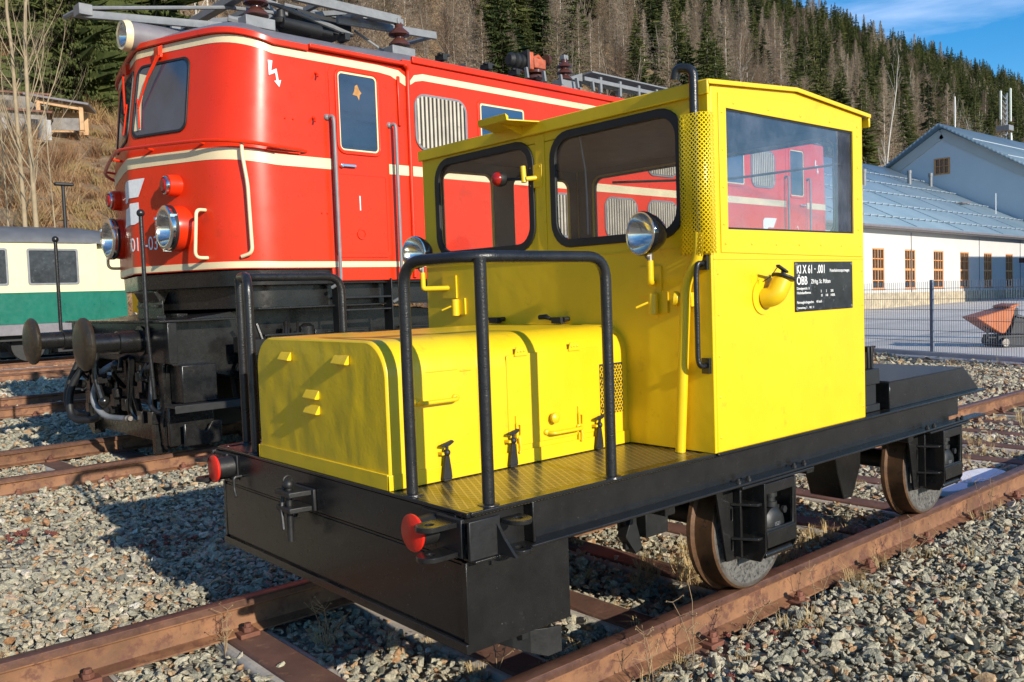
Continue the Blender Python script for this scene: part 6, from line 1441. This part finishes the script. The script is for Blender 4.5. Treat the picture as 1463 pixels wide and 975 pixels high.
# single trees the photo sets apart
def at(az_px, D_):
    d = Vector((_f.x, _f.y, 0))+Vector((_r.x, _r.y, 0))*((az_px-731.5)/1249.44); d.normalize(); return CAMP.x+d.x*D_, CAMP.y+d.y*D_
DSP = leaf_material('dark_spruce_needles', [(.25, (.012, .02, .008)), (.5, (.026, .036, .012)), (.75, (.05, .06, .02))], transl=.2)
dm = spruce(SH, 4.2, 95, 70, 12, .02, 10, .7); dm.materials.clear(); dm.materials.append(DSP)
x, y = at(1330, 130); place_tree('spruce', (dm, SPV[0][1]), x, y, 1.36, 1.0, 'solitary dark spruce rising behind the gable of the grey hall', 'spruce tree', None, 0, .95)
BIG = (spruce(SH, 4.6, 91, 84, 15, .02, 26, .48), SPV[0][1])
x, y = at(128, 71); place_tree('spruce', BIG, x, y, 1.15, 2.0, 'big dense spruce at the forest edge behind the locomotive front', 'spruce tree', None, None, 1.15)
x, y = at(98, 80); place_tree('spruce', BIG, x, y, 1.2, 3.0, 'dark spruce left of the big one at the forest edge above the hut', 'spruce tree', None, None, .95)
for (px, D_, h, sd, lab) in ((1270, 115, 1.30, 61, 'white-stemmed leafless birch behind the white annex roof'), (1365, 122, 1.10, 62, 'pale leafless birch right of the solitary spruce behind the hall'), (1392, 126, 1.0, 63, 'pale leafless birch left of the antenna mast')):
    tr_, cr_ = bare_tree(20, .15, sd, BIRCH, 4, .40, BIRCH, 5, .25, .75, (.20, .32), .10, (18, 24), (.20, .36)); x, y = at(px, D_); place_tree('birch', (cr_, tr_), x, y, h, 0, lab, 'birch tree', None, 0)
for (px, D_, h, sd, r_, lab) in ((64, 33, 1.0, 71, .105, 'tall leafless tree with straight pale stem, right one of the pair above the coach'), (46, 34, 1.0, 172, .10, 'tall leafless tree with forked stem, left one of the pair above the coach'), (24, 36, .8, 175, .055, 'slender pale leafless tree left of the tall pair above the coach'), (92, 39, .75, 176, .05, 'slender leafless tree right of the tall pair, in front of the open hut'), (8, 37, .8, 73, .05, 'thin leafless tree at the left edge above the coach roof')):
    tr_, cr_ = bare_tree(17, r_, sd, BARKY, 4, .48, BARKY, 8, .42, .45, (.18, .32), .13, (14, 18), (.22, .42)); x, y = at(px, D_); place_tree('bare_tree', (cr_, tr_), x, y, h, sd, lab, 'bare tree')
# scrub on the lower slope
SCRUB = leaf_material('scrub_twigs', [(.22, (.17, .082, .042)), (.45, (.32, .185, .092)), (.62, (.44, .28, .145)), (.8, (.32, .25, .10))], transl=.3)
def shrub(seed, h, n, w_=.014):
    random.seed(seed); m = MB()
    for k in range(n):
        a = random.uniform(0, 6.28); d = Vector((math.cos(a)*random.uniform(.1, .8), math.sin(a)*random.uniform(.1, .8), 1)).normalized(); p = Vector((random.uniform(-.3, .3), random.uniform(-.3, .3), 0)); l = h*random.uniform(.5, 1.1); s = d.cross(Vector((math.cos(a+1), math.sin(a+1), 0))).normalized()*w_
        q = p+d*l*.6; e = q+(d+Vector((random.uniform(-.5, .5), random.uniform(-.5, .5), -.1)))*l*.4; m.add([p-s, p+s, q+s*.7, q-s*.7, e], [(0, 1, 2, 3), (3, 2, 4)])
        for j in range(3): c = p.lerp(q, random.uniform(.4, 1)); e = c+Vector((random.uniform(-1, 1), random.uniform(-1, 1), random.uniform(.1, 1)))*l*.25; m.add([c-s*.6, c+s*.6, e], [(0, 1, 2)])
    return mesh_only(m, SCRUB, 'shrub')
SB = [source('shrub_%d' % i, shrub(80+i, (.45, .8, 1.9, .35)[i], (60, 70, 60, 80)[i], (.014, .016, .018, .02)[i])) for i in range(4)]
sp = []; random.seed(9)
for k in range(7000):
    x = random.uniform(-6, 42) if k < 5600 else random.uniform(40, 200); y = foot(x)+random.uniform(-1, 48 if k < 5600 else 70)
    az = math.degrees(math.atan2(y-CAMP.y, x-CAMP.x))
    if math.hypot(x-13.9, y-55.5) < 2.6 and random.random() < .85: continue
    if 15 < az < 88: sp.append((x, y, height(x, y)-.1))
n = len(sp); sc = np.array([random.uniform(.6, 1.3) for _ in sp])
scatter('scrub', sp, [(0, 0, random.uniform(0, 6.28)) for _ in sp], np.repeat(sc[:, None], 3, 1), [random.choice((0, 0, 1, 1, 2, 3, 3)) for _ in sp], SB, 'dry brown brambles and shrubs covering the slope below the forest', 'scrub')
